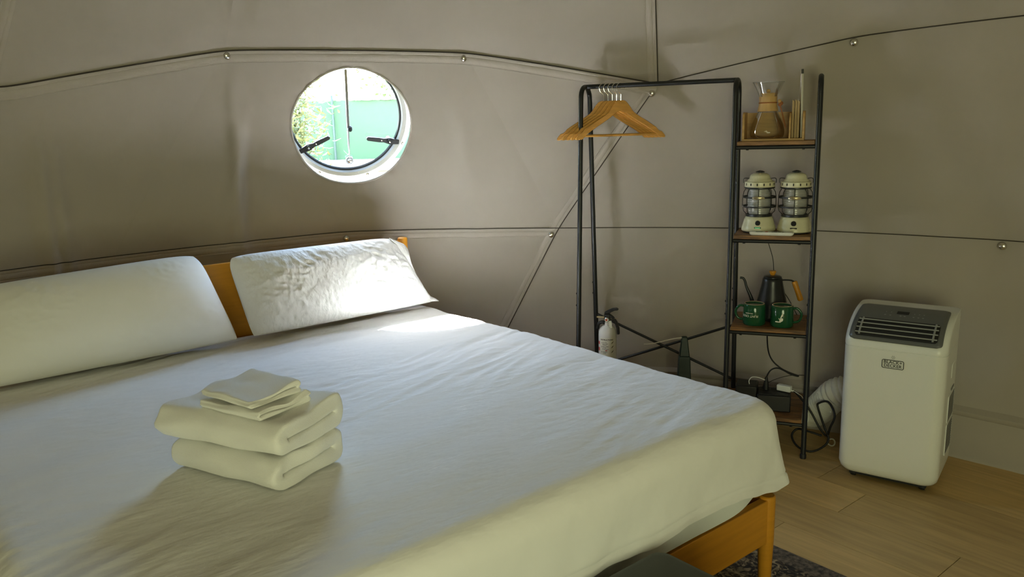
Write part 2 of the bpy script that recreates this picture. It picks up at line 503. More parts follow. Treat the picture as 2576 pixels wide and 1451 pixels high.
wall_back = thing('wall_back', None, None, kind='structure')
wall_front = thing('wall_front', None, None, kind='structure')
ceiling = thing('ceiling', None, None, kind='structure')
base_back = thing('baseboard_back', None, None, kind='structure')
panels = {}
def cen(t): return sum(a for a, _ in t)/3
def norm(a): return (a+180) % 360-180
def panel(key):
    return panels.setdefault(key, MB())
for t in zipper(base, row1):
    c = norm(cen(t)); P = [q for _, q in t]
    if -66 < c < 3.0 and not (c > 1.5 and t[0][0] > 0): key = ('wall_back', 'low_a')
    elif 0 <= c < 66: key = ('wall_back', 'low_b')
    else: key = ('wall_front', 'low%d' % (c//50))
    tri_mesh(panel(key), *P, 46 if abs(c) < 85 else 6)
port = []
for t in zipper(row1, row2):
    c = norm(cen(t)); P = [q for _, q in t]
    names = sorted(round(norm(a), 1) for a, _ in t)
    if names in ([-26.8, -16.6, -4.0], [-37.5, -26.8, -16.6], [-16.6, -4.0, 5.0], [-16.6, -4.0, 4.9]):
        port.append(P); continue
    if -66 < c < 8.5: key = ('wall_back', 'mid_a')
    elif 0 < c < 66: key = ('wall_back', 'mid_b')
    else: key = ('wall_front', 'mid%d' % (c//50))
    tri_mesh(panel(key), *P, 46 if abs(c) < 85 else 6)
assert len(port) == 3
porthole_panel(panel(('wall_back', 'mid_a')), port, [polar(-37.5,1.005), HUB['K7'], HUB['K5'], HUB['K2'], HUB['K1']])
for t in zipper(row2, row3):
    c = norm(cen(t)); P = [q for _, q in t]
    key = 'up_a' if -70 < c < -42 else 'up_b' if -42 <= c < -26 else 'up_c' if -26 <= c < 15 else 'up_d' if 15 <= c < 70 else 'up%d' % (c//60)
    tri_mesh(panel(('ceiling', key)), *P, 46 if -85 < c < 85 else 6)
for t in zipper(row3, row4):
    c = norm(cen(t)); tri_mesh(panel(('ceiling', 'top%d' % (c//72))), *[q for _, q in t], 46 if -90 < c < 90 else 6)
for k in range(10):
    a, b_ = polar(*row4[k]), polar(*row4[(k+1) % 10])
    tri_mesh(panel(('ceiling', 'cap%d' % (k//5))), a, b_, Vector((0, 1.3, 4.0)), 6)
PAR = {'wall_back': wall_back, 'wall_front': wall_front, 'ceiling': ceiling}
for (pk, _), mb in panels.items():
    mb.build('liner_panel', 'liner', PAR[pk], angle=70)
# skirt at the foot of the wall
mb = MB(); mb2 = MB()
for k in range(len(base)):
    (a0, _), (a1, _) = base[k], base[(k+1) % len(base)]
    if a1 < a0: a1 += 360
    A0, A1 = polar(a0, 0.2), polar(a1, 0.2)
    def fn(i, j, A0=A0, A1=A1):
        P = shell(A0.lerp(A1, i/16)); d = Vector((P.x, P.y-1.3, 0)); r = d.length; d.normalize()
        z, ins = [(0.25, -0.030), (0.222, 0.010), (0.215, 0.020), (0.195, 0.018), (0.19, 0.012), (0.02, 0.045), (0.015, 0.055), (0.0, 0.056), (-0.003, -0.03)][j]
        q = d*(r-ins); return (q.x, q.y+1.3, z)
    (mb if abs(norm((a0+a1)/2)) < 70 else mb2).grid(fn, 17, 9)
mb.build('skirt_band', 'liner', base_back, angle=60)
mb2.build('skirt_band', 'liner', base_back, angle=60)

# unseen shell added to block light leaks, a hand's breadth outside the liner, open round the porthole
mb = MB(); OR = DR+0.07
NA, NZ = 120, 40
def ocp(i, j):
    z = -0.05+(DC.z+OR*0.999+0.05)*math.sin(PI/2*j/NZ) if j < NZ else DC.z+OR
    r = math.sqrt(max(0.0, OR*OR-(z-DC.z)**2)); a = 2*PI*i/NA
    return Vector((r*math.sin(a), 1.3+r*math.cos(a), z))
V = [ocp(i, j) for j in range(NZ+1) for i in range(NA)]; F = []
for j in range(NZ):
    for i in range(NA):
        q = (j*NA+i, j*NA+(i+1) % NA, (j+1)*NA+(i+1) % NA, (j+1)*NA+i)
        c = sum((V[k] for k in q), Vector())/4
        d = c-HC; d = d-tn*d.dot(tn)
        if not (d.length < 0.50 and c.y > 3): F.append(q)
mb.add(V, F).build('leak_blocker_shell', 'liner', ceiling, angle=80)

# seams: dark tubes drawing in the overlap and crease shade, sewn flaps and the steel buttons
def seam_path(pts, n=80):
    out = []
    for A, B in zip(pts[:-1], pts[1:]):
        for k in range(n): out.append(A.lerp(B, k/n))
    out.append(pts[-1])
    sm = out[:]
    for _ in range(45):
        sm = [sm[0]]+[(sm[i-1]+sm[i]*2+sm[i+1])/4 for i in range(1, len(sm)-1)]+[sm[-1]]
    return [shell(p) for p in sm]
def inward(P):
    return (DC+Vector((0,0,P.z*0.5-0.45))-P).normalized()
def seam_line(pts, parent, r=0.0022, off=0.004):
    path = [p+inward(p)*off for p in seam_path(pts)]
    MB().tube(path, r, 6).build('seam_shadow_line', 'seam_shadow', parent)
def seam_flap(pts, parent, side, width=0.056, lift=0.007):
    P = seam_path(pts); n = len(P)
    prof = [(0.0,-0.002),(0.0,lift),(0.012,lift+0.004),(0.017,lift+0.001),(0.021,lift+0.004),(width*0.8,lift+0.003),(width*0.9,lift-0.001),(width,lift+0.001),(width+0.002,-0.003)]
    def fn(i, j):
        p = P[i]; t = (P[min(i+1,n-1)]-P[max(i-1,0)]).normalized(); q = inward(p)
        d = t.cross(q).normalized()*side
        return p+d*prof[j][0]+q*prof[j][1]
    MB().grid(fn, n, len(prof)).build('seam_flap', 'liner_hem', parent, angle=60)
low_l, far_l = polar(-45.2,1.768), polar(-66,1.9)
H = HUB
r2_left = [far_l, low_l, H['K1'], H['K2'], H['K3']]
seam_flap(r2_left, wall_back, 1)
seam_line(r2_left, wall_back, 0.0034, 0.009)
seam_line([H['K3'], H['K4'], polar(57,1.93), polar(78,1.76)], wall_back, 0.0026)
r1 = [polar(-58,1.0), polar(-37.5,1.005), H['K7'], H['K5'], polar(25.05,1.0), H['K6'], polar(65.5,1.0)]
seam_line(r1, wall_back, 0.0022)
seam_flap(r1[:4], wall_back, 1, 0.05, 0.002)
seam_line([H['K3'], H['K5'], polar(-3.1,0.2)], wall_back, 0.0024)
seam_flap([H['K3'], H['K5'], polar(-3.1,0.2)], wall_back, 1, 0.05, 0.002)
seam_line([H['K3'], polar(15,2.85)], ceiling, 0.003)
seam_flap([H['K3'], polar(15,2.85)], ceiling, -1, 0.05, 0.004)
seam_flap([low_l, polar(-38.5,2.85)], ceiling, -1, 0.05, 0.006)
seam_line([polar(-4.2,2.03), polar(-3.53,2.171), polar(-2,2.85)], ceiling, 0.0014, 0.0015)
bm_ = MB()
bm_.lathe([(0.0,0.012),(0.011,0.0105),(0.0165,0.006),(0.018,0.0),(0.015,-0.006)][::-1], 20)
btn = None
for az, z in ((-26.78,1.922),(-4.18,1.905),(14.46,1.703),(32.85,1.887),(4.21,0.963),(44.96,0.974),(-16.63,0.990)):
    p = shell(polar(az, z)); q = inward(p)
    if btn is None:
        o = btn = bm_.build('button', 'steel_button', wall_back, angle=50)
    else:
        o = btn.copy(); COL.objects.link(o)
    o.location = p+q*0.014; o.rotation_euler = q.to_track_quat('Z', 'Y').to_euler()

# ------------------------------------------------------------------ porthole window
WM = Matrix((WX, WY, tn)).transposed().to_4x4()
WM.translation = HC+tn*0.020
win = thing('window_1', None, None, kind='structure')
win.matrix_world = WM
CX, CY = -0.030, 0.050                                    # the frame sits a little off the opening
T = Matrix.Translation((CX, CY, 0))
# sewn hem of the opening
hem = [(hole_r(a)*math.cos(a), hole_r(a)*math.sin(a), 0.004) for a in [2*PI*k/120 for k in range(120)]]
hp = [shell(HC+WX*x+WY*y)+tn*0.008 for x, y, _ in hem]
MB().tube(hp, 0.0055, 8, closed=True).build('opening_hem', 'liner_hem', wall_back)
fr = MB().lathe([(0.287,0.042),(0.294,0.030),(0.312,0.026),(0.318,0.036),(0.335,0.038),(0.338,0.044),(0.338,0.066),(0.287,0.066),(0.287,0.042)], 96, T, cap=False)
fr.build('frame_ring', 'window_white', win, angle=30)
MB().lathe([(0.276,0.056),(0.280,0.048),(0.287,0.048),(0.288,0.058),(0.276,0.062),(0.276,0.056)], 96, T, cap=False).build('gasket', 'window_gasket', win)
MB().lathe([(0.0,0.060),(0.286,0.060),(0.286,0.064),(0.0,0.064)], 72, T).build('pane', 'window_glass', win)
for k in range(8):
    a = 2*PI*(k+0.4)/8
    MB().lathe([(0.007,0.0),(0.007,0.002),(0.004,0.004),(0,0.004)], 12, T @ Matrix.Translation((0.325*math.cos(a), 0.325*math.sin(a), 0.036)) @ Matrix.Rotation(PI,4,'X')).build('screw', 'chrome', win)
rod = MB().tube([(-0.020,0.292,0.024),(-0.020,-0.005,0.020)], 0.0075, 12).build('opener_rod', 'chrome', win)
MB().tube([(-0.020,-0.005,0.020),(-0.020,-0.165,0.030)], 0.0042, 10).build('inner_rod', 'chrome', rod)
MB().lathe([(0.004,-0.018),(0.011,-0.012),(0.012,0.004),(0.006,0.012),(0.0,0.013)], 16, Matrix.Translation((-0.012,-0.010,0.014)) @ Matrix.Rotation(PI/2,4,'X')).build('clamp_knob', 'window_gasket', rod)
MB().lathe([(0.0,-0.013),(0.009,-0.010),(0.013,0.0),(0.009,0.010),(0.0,0.013)], 16, Matrix.Translation((-0.020,-0.180,0.032))).build('ball_joint', 'chrome', rod)
MB().lathe([(0.020,0.0),(0.020,0.008),(0.014,0.012),(0.010,0.03)], 24, Matrix.Translation((-0.020,-0.180,0.032))).build('joint_base', 'chrome', rod)
def latch(px, py, ang, n):
    M = Matrix.Translation((px, py, 0.022)) @ Matrix.Rotation(ang, 4, 'Z')
    o = MB()
    poly = [(-0.050,-0.011),(-0.030,-0.013),(0.0,-0.017),(0.03,-0.010),(0.055,-0.012),(0.115,-0.010),(0.122,0.0),(0.115,0.010),(0.055,0.012),(0.03,0.010),(0.0,0.017),(-0.030,0.013),(-0.050,0.011)]
    R = Matrix.Rotation(PI/2, 4, 'X')
    o.prism([(x, z) for x, z in poly], 0.014, M @ R)
    l = o.build('latch', 'black_plastic', win, bevel=0.003)
    MB().lathe([(0.013,0),(0.013,0.008),(0.010,0.011),(0,0.011)], 18, M @ Matrix.Translation((0,0,-0.006)) @ Matrix.Rotation(PI,4,'X')).build('pivot_cap', 'window_gasket', l)
    MB().lathe([(0.005,0),(0.005,0.003),(0,0.004)], 12, M @ Matrix.Translation((0,0,-0.0168)) @ Matrix.Rotation(PI,4,'X')).build('pivot_screw', 'chrome', l)
    MB().lathe([(0.0035,0),(0.0035,0.003),(0,0.004)], 12, M @ Matrix.Translation((0.042,0,-0.0068)) @ Matrix.Rotation(PI,4,'X')).build('lever_screw', 'chrome', l)
    MB().lathe([(0.011,-0.01),(0.011,0.05)], 14, M @ Matrix.Translation((0,0,0.012))).build('pivot_post', 'chrome', l)
latch(-0.225, -0.100, math.radians(25), 0)
latch(0.190, -0.080, math.radians(172), 1)

# ------------------------------------------------------------------ unseen window added behind the camera to go with the fill light
added_win = thing('added_window', None, None, (0.35, -1.535, 1.05), kind='structure')
MB().box((0, 0, 0), (1.94, 0.01, 1.54)).build('added_pane', 'window_white', added_win)
for sx in (-1, 1): MB().box((sx*0.995, 0.01, 0), (0.06, 0.05, 1.66)).build('frame_side', 'black_metal', added_win)
for sz in (-1, 1): MB().box((0, 0.01, sz*0.80), (1.93, 0.05, 0.06)).build('frame_rail', 'black_metal', added_win)

# ------------------------------------------------------------------ outside: ground, screen fence, bamboo
MB().box((0, 12, -0.35), (60, 60, 0.3)).build('ground', 'soil').location = (0, 0, -0.2)
bpy.data.objects['ground']['kind'] = 'structure'
fence = thing('screen_fence', 'mint green mesh screen fence seen through the round window', 'fence', (-1.6, 8.0, -0.3))
MB().grid(lambda i, j: (-6+12*i/48, 0.015*math.sin(i*1.3)+0.01*math.sin(j*2+i), 0.15+2.0*j/10), 49, 11).build('mesh_screen', 'screen_mesh', fence, angle=80)
MB().tube([(-6+0.05*k, 0.01*math.sin(k*0.9), 2.16+0.006*math.sin(k*1.7)) for k in range(241)], 0.013, 8).build('top_rope', 'pale_render', fence)
for x in (-5.0, -2.4, -0.10, 2.4, 4.9):
    MB().tube([(x, -0.04, 0), (x, -0.04, 2.2)], 0.012, 10).build('post', 'dark_green_plastic', fence)
rw = MB().box((0, 0, 0.78), (12, 0.35, 1.56)).box((0, -0.02, 1.60), (12, 0.45, 0.09)).build('garden_wall', 'pale_render', None, bevel=0.01, loc=(-1.6, 7.35, -0.35))
rw['kind'] = 'structure'
# unseen blocker added outside to trim the sun entering the porthole
blk = thing('sun_blocker', None, None, (0.8011, 2.3685, 0), 0.6843, kind='structure')
MB().box((-0.1, 3.996, 3.451), (3.4, 0.12, 0.376)).build('blocker_bar', 'pale_render', blk, bevel=0.004)
for x in (-1.75, 1.55): MB().box((x, 3.996, 1.457), (0.12, 0.12, 3.613)).build('post', 'pale_render', blk, bevel=0.004)  # uprights carrying the added blocker, also out of view
def leaf_cloud(name, mat, label, cat, loc, n, spread, lsize, kind, group=None):
    t = thing(name, label, cat, loc, group=group)
    rnd = random.Random(len(name)+n)
    st = MB(); lf = MB()
    for s_ in range(min(14, max(3, n//60))):
        x, y = rnd.uniform(-0.25,0.25)*spread[0], rnd.uniform(-0.3,0.3)*spread[1]
        top = Vector((x*2.2+rnd.uniform(-.2,.2), y*1.6, spread[2]*rnd.uniform(0.8,1.05)))
        path = spline([(x,y,0),(x*1.2,y,top.z*0.5),tuple(top)], 6)
        st.tube(path, [0.014*(1-0.7*i/len(path)) for i in range(len(path))], 6)
    for k in range(n):
        c = Vector((rnd.gauss(0,0.42)*spread[0], rnd.gauss(0,0.4)*spread[1], rnd.uniform(0.25,1.02)*spread[2]))
        L = lsize*rnd.uniform(0.7,1.4); wd = L*(0.10 if kind == 'blade' else 0.38)
        d = Vector((rnd.uniform(-1,1), rnd.uniform(-1,1), rnd.uniform(-0.9,0.35))).normalized()
        sd = d.cross(Vector((rnd.uniform(-1,1), rnd.uniform(-1,1), 1))).normalized()
        nn = d.cross(sd)*L*0.06
        lf.add([c, c+d*L*0.4+sd*wd+nn, c+d*L-nn*2, c+d*L*0.4-sd*wd+nn], [(0,1,2,3)])
    st.build('stems', 'bamboo_leaf', t)
    o = lf.build('foliage', mat, t, smooth=False, fix=False); o['kind'] = 'stuff'
    return t
leaf_cloud('bamboo_plant', 'bamboo_leaf', 'feathery pale bamboo growing in front of the mint screen outside', 'bamboo', (-1.80, 6.60, -0.35), 6500, (0.32, 0.22, 2.55), 0.085, 'blade')
leaf_cloud('garden_tree', 'tree_leaf', 'pale leafy tree rising behind the screen fence outside', 'tree', (-0.9, 10.2, -0.35), 7000, (0.85, 0.7, 2.85), 0.06, 'leaf')
leaf_cloud('garden_shrub', 'tree_leaf', 'bushy shrub behind the screen fence, beside the bamboo outside', 'shrub', (-3.3, 10.2, -0.35), 4500, (0.7, 0.6, 2.7), 0.06, 'leaf')

# ------------------------------------------------------------------ floor planks
BED_O = Vector((0.8011, 2.3685, 0)); BED_YAW = 0.6843
bw = Vector((math.cos(BED_YAW), math.sin(BED_YAW), 0)); bl = Vector((-math.sin(BED_YAW), math.cos(BED_YAW), 0))
floor = thing('floor', None, None, kind='structure')
MB().lathe([(0.0,-0.02),(3.05,-0.02),(3.05,-0.004),(0.0,-0.004)], 64).build('subfloor', 'floor_under', floor, loc=(0,1.3,0))
PW, PL = 0.228, 1.22
pm = MB().box((0, 0, -0.006), (PW-0.0026, PL-0.0026, 0.012)).mesh('plank', smooth=False)
pm.materials.append(MATS['floor_wood'])
ref = Vector((1.284, 2.948, 0))                           # a corner where two planks butt, as in the photo
for i in range(-18, 18):
    off = (i*0.37*PL) % PL if i % 2 else (i*0.21*PL+0.5*PL) % PL
    if i == 0: off = 0
    if i == -1: off = 0.62*PL
    if i == 1: off = 0.18*PL
    if i == 2: off = 0.55*PL
    for j in range(-5, 6):
        c = ref + bw*((i+0.5)*PW) + bl*((j+0.5)*PL+off)
        if (Vector((c.x, c.y-1.3, 0))).length < 3.15:
            o = bpy.data.objects.new('plank', pm); COL.objects.link(o); o.parent = floor
            o.location = c; o.rotation_euler = (0, 0, BED_YAW)
def BED(x, y, z=0): return BED_O+bw*x+bl*y+Vector((0,0,z))

# ------------------------------------------------------------------ rug
rug = thing('rug', 'dark brown patterned rug under the foot of the bed', 'rug', BED(-0.85, -0.35, 0), BED_YAW)
RW, RL_ = 2.33, 2.1
MB().box((0, 0, 0.004), (RW-0.16, RL_-0.16, 0.008)).build('field', 'rug_pile', rug)
bmb = MB()
for sx in (-1, 1): bmb.box((sx*(RW/2-0.04), 0, 0.0042), (0.08, RL_, 0.0084))
for sy in (-1, 1): bmb.box((0, sy*(RL_/2-0.04), 0.0042), (RW-0.16, 0.08, 0.0084))
bmb.build('border', 'rug_border', rug)

# ------------------------------------------------------------------ bed
bed = thing('wooden_bed', 'honey-coloured wooden bed frame with low headboard and round legs', 'bed', BED_O, BED_YAW)
BWID = 1.98
HBY = 2.139
for x in (0, -BWID):
    MB().lathe([(0.016,0.0),(0.018,0.004),(0.0255,0.22),(0.0265,0.36),(0.0255,0.371),(0.022,0.374),(0,0.374)], 28, Matrix.Translation((x,0,0))).build('leg', 'honey_wood', bed)
    MB().lathe([(0.020,0.0),(0.0245,0.2),(0.0250,1.008),(0.0235,1.016),(0.019,1.019),(0,1.019)], 28, Matrix.Translation((x,HBY,0))).build('headboard_post', 'honey_wood', bed)
    MB().box((x-0.0 if x == 0 else x, HBY/2, 0.29), (0.028, HBY-0.02, 0.15)).build('side_rail', 'honey_wood_y', bed, bevel=0.003)
MB().box((-BWID/2, -0.002, 0.290), (BWID-0.03, 0.028, 0.150)).build('foot_rail', 'honey_wood_x', bed, bevel=0.003)
MB().box((-BWID/2, HBY, 0.635), (BWID-0.03, 0.024, 0.74)).build('headboard_panel', 'honey_wood_x', bed, bevel=0.003)
for k in range(9):
    MB().box((-BWID/2, 0.12+k*0.235, 0.325), (BWID-0.06, 0.08, 0.018)).build('slat', 'honey_wood_x', bed)
MB().tube([(-0.15, 0.055, 0.33), (-0.95, 0.055, 0.33)], 0.012, 8).build('slat_bar', 'black_metal', bed)

def rrect(x0, x1, y0, y1, rc, ns=(60, 60), nc=12):
    """points round a rounded rectangle, counter-clockwise from the lower left side, and unit outward directions"""
    pts = []
    cs = [(x1-rc, y0+rc, -PI/2), (x1-rc, y1-rc, 0), (x0+rc, y1-rc, PI/2), (x0+rc, y0+rc, PI)]
    for q in range(4):
        cx, cy, a0 = cs[q]; px, py, _ = cs[q-1]; pa = cs[q-1][2]+PI/2
        p0 = Vector((px+rc*math.cos(pa), py+rc*math.sin(pa))); p1 = Vector((cx+rc*math.cos(a0), cy+rc*math.sin(a0)))
        n = ns[q % 2]
        for k in range(n): pts.append(p0.lerp(p1, k/n))
        for k in range(nc): 
            a = a0+PI/2*k/nc; pts.append(Vector((cx+rc*math.cos(a), cy+rc*math.sin(a))))
    return pts
# mattress
SX0, SX1, SY0, SY1, STOP = -2.03, 0.052, -0.042, 2.095, 0.692
mt = thing('mattress', 'white covered mattress lying on the wooden bed frame', 'mattress', BED_O, BED_YAW)
mb = MB(); rings = []
for ins, z in ((0.06,0.336),(0.035,0.35),(0.03,0.37),(0.03,0.60),(0.05,0.65),(0.10,0.665)):
    rings.append([(p.x, p.y, z) for p in rrect(SX0+0.05+ins, SX1-0.05-ins, SY0+0.03+ins, SY1-0.0-ins, 0.09, (8,8), 6)])
n = len(rings[0])
mb.grid(lambda i, j: rings[j][i], n, len(rings), closed_u=True)
mb.F.append(tuple(range(n))[::-1]); mb.F.append(tuple((len(rings)-1)*n+i for i in range(n)))
mb.build('body', 'cotton_under', mt)
# the second sheet hanging a little lower than the top one at the foot
def hem_wave(s, k): return noise.noise(Vector((s*2.1+k, k*3.3, 1.7)))
mb = MB()
def fn(i, j):
    x = 0.0-1.75*i/90; f = j/10
    lo = 0.375 + 0.045*smoothstep(-0.35, 0.02, x) + 0.014*hem_wave(x*2.0, 4)
    z = 0.60+(lo-0.60)*f
    y = SY0+0.028 - f*0.010*(1+1.2*math.sin(x*17+2*math.sin(x*5)))*0.6 
    return (x, y, z)
mb.grid(fn, 91, 11)
sh2 = mb.build('hanging_sheet', 'cotton_under', mt, angle=80)
# the top sheet
def wr_top(x, y):
    v = 0.0045*noise.noise(Vector((x*2.2+0.8*y, y*9.0-x*2.0, 0.3)))
    n1 = noise.noise(Vector((x*3.0+y*1.5, y*16-x*5.0, 4.1)))
    v += 0.0042*(1-abs(n1)*2.2)*smoothstep(-0.25, 0.4, noise.noise(Vector((x*1.3, y*1.3, 9.0))))
    n2 = noise.noise(Vector((x*9-y*4, y*30+x*6, 2.2)))
    v += 0.0016*(1-abs(n2)*2.0)*(0.35+smoothstep(-0.2, 0.4, noise.noise(Vector((x*1.7+3, y*1.7, 6.0)))))
    v += 0.010*noise.noise(Vector((x*1.1, y*1.1, 5.5)))
    v *= 0.15+0.85*smoothstep(0.20, 0.36, math.hypot((x+1.39)/1.0, (y-0.66)/1.25))      # pressed flat under the towels
    return v
NS = (190, 200); NC = 20
INS = 0.115
depth_prof = []                                         # (outward offset from the inset rectangle, z drop)
RB = 0.075
for k in range(5): depth_prof.append((INS*0 + (INS-RB)*k/5, 0.0))
for k in range(9):
    a = PI/2*k/8; depth_prof.append((INS-RB+RB*math.sin(a), RB*(1-math.cos(a))))
NV = 24
def hem_z(x, y, side):
    if side == 'foot':
        z = 0.452 - 0.032*smoothstep(-0.30, 0.03, x) + 0.013*hem_wave(x*2.4, 1) + 0.007*hem_wave(x*7, 2)
        return z - 0.012*smoothstep(-0.5, -1.2, x)
    return 0.42+0.012*hem_wave(y*2.4, 6)
allr = []
for off, dz in depth_prof:
    P = rrect(SX0+INS-off, SX1-INS+off, SY0+INS-off, SY1-INS+off, max(off, 1e-4), NS, NC)
    allr.append([Vector((p.x, p.y, STOP-dz+wr_top(p.x, p.y)*(1-0.6*min(1, dz/RB)))) for p in P])
for k in range(1, NV+1):
    f = k/NV
    rc = INS*(1-f)+0.030*f
    P = rrect(SX0, SX1, SY0, SY1, rc, NS, NC)
    ring = []
    for i, p in enumerate(P):
        cx, cy = (SX0+SX1)/2, (SY0+SY1)/2
        foot = p.y < SY0+0.13 and p.y-SY0 < abs(p.x-SX1)+0.02
        hz = hem_z(p.x, p.y, 'foot' if p.y < SY0+0.17 else 'side')
        if p.y > 1.6: hz = 0.5
        z = (STOP-RB)+(hz-(STOP-RB))*f
        nrm = Vector((0,-1,0)) if p.y-SY0 < 0.02 else Vector((1 if p.x > cx else -1, 0, 0))
        if rc > 0.02 and p.y < SY0+rc and p.x > SX1-rc: nrm = Vector((p.x-(SX1-rc), p.y-(SY0+rc), 0)).normalized()
        s = p.x-p.y
        wv = 0.011*noise.noise(Vector((s*4.2+0.8*f, 2.0+f*0.6, 0.4)))*f + 0.005*noise.noise(Vector((s*13+1.5*f, f*1.2, 8.4)))*f
        wv += 0.012*f*smoothstep(0.55, 1.0, f)*0.3
        if k == NV-4: wv -= 0.0045
        if k > NV-4: wv += 0.0015
        if nrm.y < -0.5: wv = max(wv, -0.004) + 0.004*f
        ring.append(Vector((p.x, p.y, z))+nrm*wv)
    allr.append(ring)
nP = len(allr[0])
mb = MB()
mb.grid(lambda i, j: allr[j][i], nP, len(allr), closed_u=True)
gx, gy = NS[0], NS[1]
# ring 0 is a plain rectangle: bottom side first (left to right), so a regular grid fills it and shares its edge points
xs = [SX0+INS+(SX1-SX0-2*INS)*k/NS[0] for k in range(NS[0]+1)]
ys = [SY0+INS+(SY1-SY0-2*INS)*k/NS[1] for k in range(NS[1]+1)]
mb.grid(lambda i, j: (xs[i], ys[j], STOP+wr_top(xs[i], ys[j])), len(xs), len(ys))
me_o = mb.build('bed_sheet', 'cotton', None, angle=85, loc=BED_O, rotz=BED_YAW)
md = me_o.modifiers.new('weld', 'WELD'); md.merge_threshold = 0.0006
tag(me_o, 'large white top sheet spread over the bed, hem hanging at the foot', 'sheet')

# ------------------------------------------------------------------ pillows
def pillow(name, label, corners, thick, mat, seed, wamp, flange=None):
    BLc, BRc, TRc, TLc = [Vector(c) for c in corners]
    N1, N2 = 130, 80
    nrm = ((BRc-BLc).cross(TLc-BLc)).normalized()
    if nrm.y > 0: nrm = -nrm
    def mid(s, t):
        a, b_ = 2*s-1, 2*t-1
        k_ = 0.055 if b_ > 0 else 0.012
        a2 = a*(1-k_*b_**6*a*a); b2 = b_*(1-(0.06 if b_ > 0 else 0.02)*a**8*b_*b_)
        s2, t2 = (a2+1)/2, (b2+1)/2
        return (BLc*(1-s2)+BRc*s2)*(1-t2)+(TLc*(1-s2)+TRc*s2)*t2
    def th(s, t):
        a = max(0.0, 1-abs(2*s-1)**3.6); b_ = max(0.0, 1-abs(2*t-1)**2.4)
        g = 1.0+0.25*(0.5-t)
        return thick*0.5*(a**0.72)*(b_**0.62)*g
    def wr(s, t, sd):
        e = (1-abs(2*s-1))*(1-abs(2*t-1))
        v = noise.noise(Vector((s*6+seed, t*3, sd)))*0.5
        msk = smoothstep(-0.15, 0.35, noise.noise(Vector((s*3+seed, t*2.2, 9.0))))
        v += (0.35-abs(noise.noise(Vector((s*15+t*4+seed, t*8-s*5, 2+sd)))))*0.8*(0.35+msk)
        v += (0.3-abs(noise.noise(Vector((s*26-t*6+seed, t*13+s*8, 6+sd)))))*0.45*(0.3+msk)
        # gathers running in from the ends
        ed = math.exp(-min(s, 1-s)*11)+0.5*math.exp(-min(t, 1-t)*11)
        v += ed*0.8*noise.noise(Vector((seed+s*5, t*16, 1.5)))+0.5*ed*noise.noise(Vector((seed+s*24, t*4, 3.5)))
        return v*wamp*min(1.0, e*12)
    V = []; F = []
    mb = MB()
    mb.grid(lambda i, j: mid(i/N1, j/N2)+nrm*(th(i/N1, j/N2)+wr(i/N1, j/N2, 0)), N1+1, N2+1)
    mb.grid(lambda i, j: mid(i/N1, j/N2)-nrm*(th(i/N1, j/N2)*0.85), N1+1, N2+1)
    t_ = thing(name, label, 'pillow', BED_O, BED_YAW, group='pillows leaning on the headboard')
    mb.build('case', mat, t_, angle=89)
    if flange:
        flange(t_, mid, th, nrm)
    return t_
def fl_right(t_, mid, th, nrm):
    # the open end of the pillowcase: a soft flap past the filling
    def fn(i, j):
        t = j/24; f = i/8
        e = mid(0.985, t); d = Vector((1, 0.05, -0.10)).normalized()
        wid = 0.018+0.045*smoothstep(0.55, 0.9, t)*(1-smoothstep(0.93, 1.0, t))+0.035*(1-smoothstep(0.0, 0.10, t))
        return e+d*(f*wid)+nrm*(0.012*(1-f)+0.010*math.sin(t*9+f*2)*f)
    o = MB().grid(fn, 9, 25).build('case_flap', 'pillowcase', t_, angle=89)
    sd = o.modifiers.new('thick', 'SOLIDIFY'); sd.thickness = 0.003
pillow('pillow', 'creased white pillow lit by the sun, below the round window',
       [(-0.905,1.905,0.712),(0.020,1.915,0.712),(-0.085,2.085,1.036),(-0.925,2.080,1.042)], 0.165, 'pillowcase', 3.0, 0.0095, fl_right)
pillow('pillow', 'smooth white pillow at the far side from the clothes rack, in the shade',
       [(-1.945,1.885,0.712),(-0.965,1.905,0.712),(-1.050,2.052,1.076),(-1.900,2.050,1.045)], 0.245, 'pillowcase_smooth', 11.0, 0.0035)

